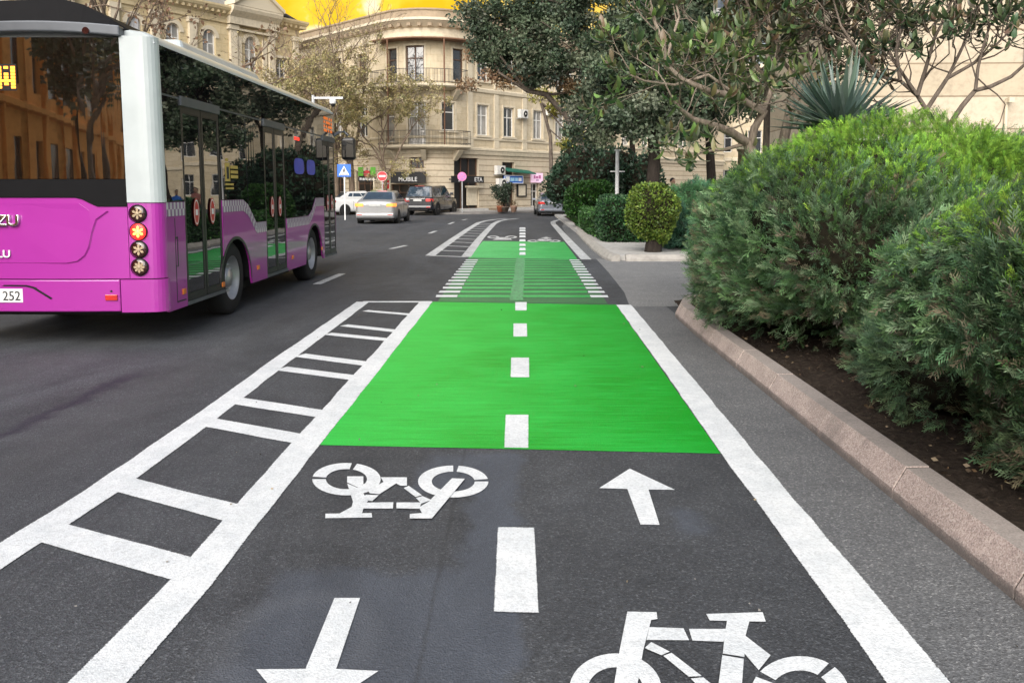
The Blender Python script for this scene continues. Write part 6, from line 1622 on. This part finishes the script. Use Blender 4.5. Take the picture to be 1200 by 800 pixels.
for s in (-.5, .5): m.box(q.x+s-.03, q.x+s+.03, 53.97, 54.01, 0, q.z-.3)
m.build('frame', M['cream'], r)
m = MB(); m.box(q.x+.0, q.x+.48, 53.98, 54.0, q.z-.24, q.z+.32); m.build('red_board', M['red'], r); m = MB(); m.box(q.x+.04, q.x+.44, 53.965, 53.978, q.z+.06, q.z+.16); m.build('white_stripe', M['white_gloss'], r)
p_ = W(541.5, 207, 54); z = p_.z
r = thing('no_stopping_sign', (p_.x, 54, 0), 'round pink and violet no stopping sign on a post by the dark doorway', 'road sign'); post(r, p_.x, 54, 0, z+.2, .035)
m = MB(); m.disc((p_.x, 53.95, z), (0, -1, 0), .29, .02, 32); m.build('disc', M['pink_sign'], r)
m = MB(); m.disc((p_.x, 53.928, z), (0, -1, 0), .21, .006, 32); m.build('inner_disc', M['violet_sign'], r)
m = MB()
for s in (1, -1): m.prism([(p_.x-.17, 53.92, z-s*.12), (p_.x-.12, 53.92, z-s*.17), (p_.x+.17, 53.92, z+s*.12), (p_.x+.12, 53.92, z+s*.17)], (0, -.004*(1.5+s*.5), 0))
m.build('cross', M['pink_sign'], r)
# traffic camera mast behind the bus front
p_ = W(367, 115, 31); q = W(402, 115, 31); r = thing('camera_mast', (p_.x, 31, 0), 'grey mast arm with a white dome camera beyond the bus roof', 'camera')
post(r, p_.x, 31, 0, p_.z+.1, .06, 'steel', 'mast'); m = MB(); m.box(p_.x, q.x, 30.96, 31.04, p_.z-.04, p_.z+.04); m.build('arm', M['steel'], r)
d_ = W(390, 118, 31); m = MB(); m.lathe((d_.x, 31, p_.z-.04), [(.10, 0), (.12, -.03), (.12, -.14), (.10, -.17)], 16); cmr = m.build('camera_housing', M['white_gloss'], r)
m = MB(); m.lathe((d_.x, 31, p_.z-.21), [(.10, 0), (.09, -.06), (.05, -.1), (.001, -.115)], 16); m.build('dome', M['black'], cmr)
# slim white pole in the median
p_ = W(723.5, 180, 30); r = thing('slim_pole', (p_.x, 30, 0), 'slim white pole with a small cross arm left of the thick trunk', 'pole')
m = MB(); m.tube([(p_.x, 30, 0), (p_.x, 30, p_.z+.1)], [.075, .065], 10); m.build('shaft', M['white_gloss'], r)
q = W(723.5, 201, 30); m = MB(); m.box(q.x-.26, q.x+.26, 29.97, 30.03, q.z-.02, q.z+.02); m.box(q.x-.1, q.x+.1, 29.9, 30.1, p_.z+.1, p_.z+.14); m.build('cross_arm', M['white_gloss'], r, split=True)
# street lamp with two lanterns
LY = 12.0; p_ = W(902, 10, LY); r = thing('street_lamp', (p_.x, LY, 0), 'street lamp with two glazed lanterns above the loquat leaves', 'street lamp')
m = MB(); m.tube([(p_.x, LY, 0), (p_.x, LY, .9), (p_.x, LY, 5.9)], [.09, .05, .035], 10); m.lathe((p_.x, LY, 0), [(.2, 0), (.2, .3), (.12, .5), (.12, .9)], 14); m.build('post', M['bark_grey'], r)
for sx, dz, pxl in ((-1, 0, 850), (-.5, .2, 880)):
    x = W(pxl, 10, LY).x; zb = W(850, 22, LY).z+dz
    m = MB(); m.tube([(p_.x, LY, zb+.95), (p_.x+sx*.2, LY, zb+1.1), (x, LY, zb+1.0)], .025, 7); m.build('arm', M['iron'], r)
    m = MB(); m.box(x-.13, x+.13, LY-.13, LY+.13, zb, zb+.06); m.box(x-.16, x+.16, LY-.16, LY+.16, zb+.06, zb+.11); m.lathe((x, LY, zb+.78), [(.3, 0), (.2, .12), (.05, .2), (.001, .22)], 4); ln = m.build('lantern', M['white_gloss'], r, bevel=.01)
    m = MB(); m.box(x-.14, x+.14, LY-.14, LY+.14, zb+.11, zb+.78); m.build('lantern_glass', plain('lantern glass', (.20, .24, .30), .15, var=.2), ln)
    m = MB(); m.lathe((x, LY, zb), [(.12, 0), (.13, -.05), (.09, -.16), (.03, -.22), (.001, -.23)], 14); m.build('finial', M['black'], ln)
# low bollard-like planter post behind the big mound (tan top with a pale band)
r = thing('planter_post', (W(873, 175, 12.5).x, 12.5, .1), 'short tan post with a pale band beside the loquat trunk', 'post')
x = W(873, 175, 12.5).x; zt = W(873, 168, 12.5).z
m = MB(); m.lathe((x, 12.5, 0), [(.10, 0), (.10, zt-.12), (.12, zt-.11), (.12, zt-.02), (.10, zt), (.001, zt+.01)], 14); m.build('shaft', M['bark_tan'], r)
m = MB(); m.lathe((x, 12.5, 0), [(.123, zt-.09), (.128, zt-.07), (.123, zt-.05)], 14); m.build('band', M['cream'], r)

# ---- people walking beyond the bed (only heads and shoulders show above the shrubs)
def person(label, base, hgt, top, legs, hair, skin, face=180, seed=1, stride=.12):
    root = thing('person', base, label, 'person', 'people beyond the shrubs', R(face)); k = hgt/1.75
    J = {'pel': (0, 0, .95), 'sp': (0, .01, 1.15), 'ch': (0, .0, 1.36), 'nk': (0, -.0, 1.50), 'hd': (0, .02, 1.58), 'hl': (.10, 0, .92), 'kl': (.11, stride, .50), 'fl': (.11, stride*.6, .08), 'tl': (.12, stride*.6+.17, .04),
         'hr': (-.10, 0, .92), 'kr': (-.11, -stride*.2, .50), 'fr': (-.11, -stride*1.6, .10), 'tr': (-.12, -stride*1.6+.16, .05),
         'sl': (.17, 0, 1.42), 'el': (.23, -.04, 1.14), 'wl': (.24, .06, .90), 'hnl': (.24, .10, .80), 'sr': (-.17, 0, 1.42), 'er': (-.23, -.03, 1.14), 'wr': (-.24, .07, .90), 'hnr': (-.24, .11, .80)}
    rad = {'pel': (.15, .11), 'sp': (.14, .10), 'ch': (.16, .11), 'nk': (.055, .06), 'hd': (.06, .07), 'hl': (.09, .09), 'kl': (.06, .06), 'fl': (.045, .05), 'tl': (.04, .03), 'hr': (.09, .09), 'kr': (.06, .06), 'fr': (.045, .05), 'tr': (.04, .03),
           'sl': (.07, .07), 'el': (.045, .045), 'wl': (.032, .032), 'hnl': (.035, .022), 'sr': (.07, .07), 'er': (.045, .045), 'wr': (.032, .032), 'hnr': (.035, .022)}
    E_ = [('pel', 'sp'), ('sp', 'ch'), ('ch', 'nk'), ('nk', 'hd'), ('pel', 'hl'), ('hl', 'kl'), ('kl', 'fl'), ('fl', 'tl'), ('pel', 'hr'), ('hr', 'kr'), ('kr', 'fr'), ('fr', 'tr'), ('ch', 'sl'), ('sl', 'el'), ('el', 'wl'), ('wl', 'hnl'), ('ch', 'sr'), ('sr', 'er'), ('er', 'wr'), ('wr', 'hnr')]
    names = list(J); me = bpy.data.meshes.new('body'); me.from_pydata([tuple(v*k for v in J[n_]) for n_ in names], [(names.index(a_), names.index(b_)) for a_, b_ in E_], [])
    o = bpy.data.objects.new('body', me); COL.objects.link(o); o.parent = root
    sk = o.modifiers.new('skin', 'SKIN'); o.modifiers.new('sub', 'SUBSURF').levels = 1; o.modifiers['sub'].render_levels = 2
    for i, n_ in enumerate(names): me.skin_vertices[0].data[i].radius = tuple(v*k for v in rad[n_])
    me.skin_vertices[0].data[0].use_root = True; me.materials.append(top)
    m = MB(); m.lathe((0, .02*k, 1.66*k), [(.001, -.13*k), (.05*k, -.12*k), (.068*k, -.06*k), (.078*k, .0), (.075*k, .05*k), (.05*k, .10*k), (.001, .12*k)], 18)
    m.v = [(x_, (y_-.02*k)*1.2+.02*k, z_) for x_, y_, z_ in m.v]; m.box(-.012*k, .012*k, .11*k, .135*k, 1.63*k, 1.67*k)
    for s in (1, -1): m.lathe((s*.078*k, .02*k, 1.66*k), [(.001, -.03*k), (.016*k, 0), (.001, .03*k)], 8)
    hd = m.build('head', skin, root, local=True)
    m = MB(); m.lathe((0, .005*k, 1.68*k), [(.082*k, -.03*k), (.088*k, .02*k), (.078*k, .07*k), (.05*k, .11*k), (.001, .125*k)], 18); m.v = [(x_, y_*1.15-.01, z_) for x_, y_, z_ in m.v]; m.build('hair', hair, hd, local=True)
    m = MB()
    for s in (1, -1): m.box(s*.03*k-.012*k, s*.03*k+.012*k, .108*k, .114*k, 1.665*k, 1.678*k)
    m.build('eyes', M['black'], hd, local=True)
    # trousers over the legs
    m = MB()
    for a_, b_, c_ in (('hl', 'kl', 'fl'), ('hr', 'kr', 'fr')): m.tube([Vector(J[a_])*k+Vector((0, 0, .06)), Vector(J[b_])*k, Vector(J[c_])*k], [.105*k, .08*k, .065*k], 12)
    m.build('trousers', legs, root, local=True); return root
skin = plain('skin', (.45, .27, .19), .55, var=.06); hair_ = plain('dark hair', (.012, .010, .009), .5); navy = plain('dark jacket cloth', (.02, .024, .03), .85); jean = plain('blue denim', (.05, .08, .16), .85); pinkc = plain('dusty red cloth', (.30, .12, .10), .85); bluec = plain('bright blue cloth', (.03, .15, .55), .8)
for px, Yp, hg, tp, lg, lb_, fc in ((788, 30, 1.84, navy, jean, 'dark haired person in a dark jacket walking beyond the shrubs', 200), (802, 38, 1.70, pinkc, navy, 'person in dusty red clothing between the two dark haired walkers', 160), (810.5, 33, 1.80, navy, navy, 'dark haired person in dark clothes beside the bright blue jacket', 190), (816, 36, 1.76, bluec, jean, 'person in a bright blue jacket beyond the shrubs', 150)):
    x = W(px, 222, Yp).x; person(lb_, (x, Yp, .12), hg, tp, lg, hair_, skin, fc)

# ------------------------------------------------------------------ light
SUN_EL, SUN_AZ = 32, 196         # azimuth measured clockwise from +Y: behind the camera, to the right
w = bpy.data.worlds.new('World'); sc.world = w; w.use_nodes = True; n = w.node_tree; bg = n.nodes['Background']
sky = n.nodes.new('ShaderNodeTexSky'); sky.sky_type = 'NISHITA'; sky.sun_disc = False
sky.sun_elevation = R(SUN_EL); sky.sun_rotation = R(SUN_AZ); sky.air_density = 1.0; sky.dust_density = 4.0; sky.ozone_density = 1.0
hs = n.nodes.new('ShaderNodeHueSaturation'); hs.inputs['Saturation'].default_value = .55; n.links.new(sky.outputs[0], hs.inputs['Color'])
tc = n.nodes.new('ShaderNodeTexCoord')
gd = ray(440, -10).normalized()
dt = n.nodes.new('ShaderNodeVectorMath'); dt.operation = 'DOT_PRODUCT'; n.links.new(tc.outputs['Generated'], dt.inputs[0]); dt.inputs[1].default_value = gd
cl = noise(n, tc.outputs['Generated'], 14, 5, .6)
f = mth(n, 'MULTIPLY', ramp(n, dt.outputs['Value'], [(.90, (0,)*3), (.975, (1,)*3)]).outputs[0], 1)
gold = ramp(n, cl, [(.40, (6.4, 3.7, .13)), (.56, (7.2, 4.7, .4)), (.64, (7, 6.0, 4.0))]).outputs[0]
c = mixc(n, f, hs.outputs[0], gold)
n.links.new(c, bg.inputs['Color']); bg.inputs['Strength'].default_value = .11
sd = bpy.data.lights.new('sun', 'SUN'); sd.energy = 2.8; sd.angle = R(70); sd.color = (1, .96, .91)
so = bpy.data.objects.new('sun', sd); COL.objects.link(so)
a_ = R(SUN_AZ); e_ = R(SUN_EL); dirv = Vector((math.sin(a_)*math.cos(e_), math.cos(a_)*math.cos(e_), math.sin(e_)))
so.rotation_euler = dirv.to_track_quat('Z', 'Y').to_euler(); so.location = (0, 0, 40)
v = sc.view_settings; v.view_transform = 'Standard'; v.look = 'None'; v.gamma = 1; v.use_curve_mapping = False; v.exposure = .72
sc.render.engine = 'CYCLES'; sc.cycles.max_bounces = 6; sc.cycles.diffuse_bounces = 3; sc.cycles.glossy_bounces = 3; sc.cycles.transmission_bounces = 3; sc.cycles.transparent_max_bounces = 6
sc.cycles.use_denoising = True; sc.cycles.use_adaptive_sampling = True; sc.cycles.adaptive_threshold = .02
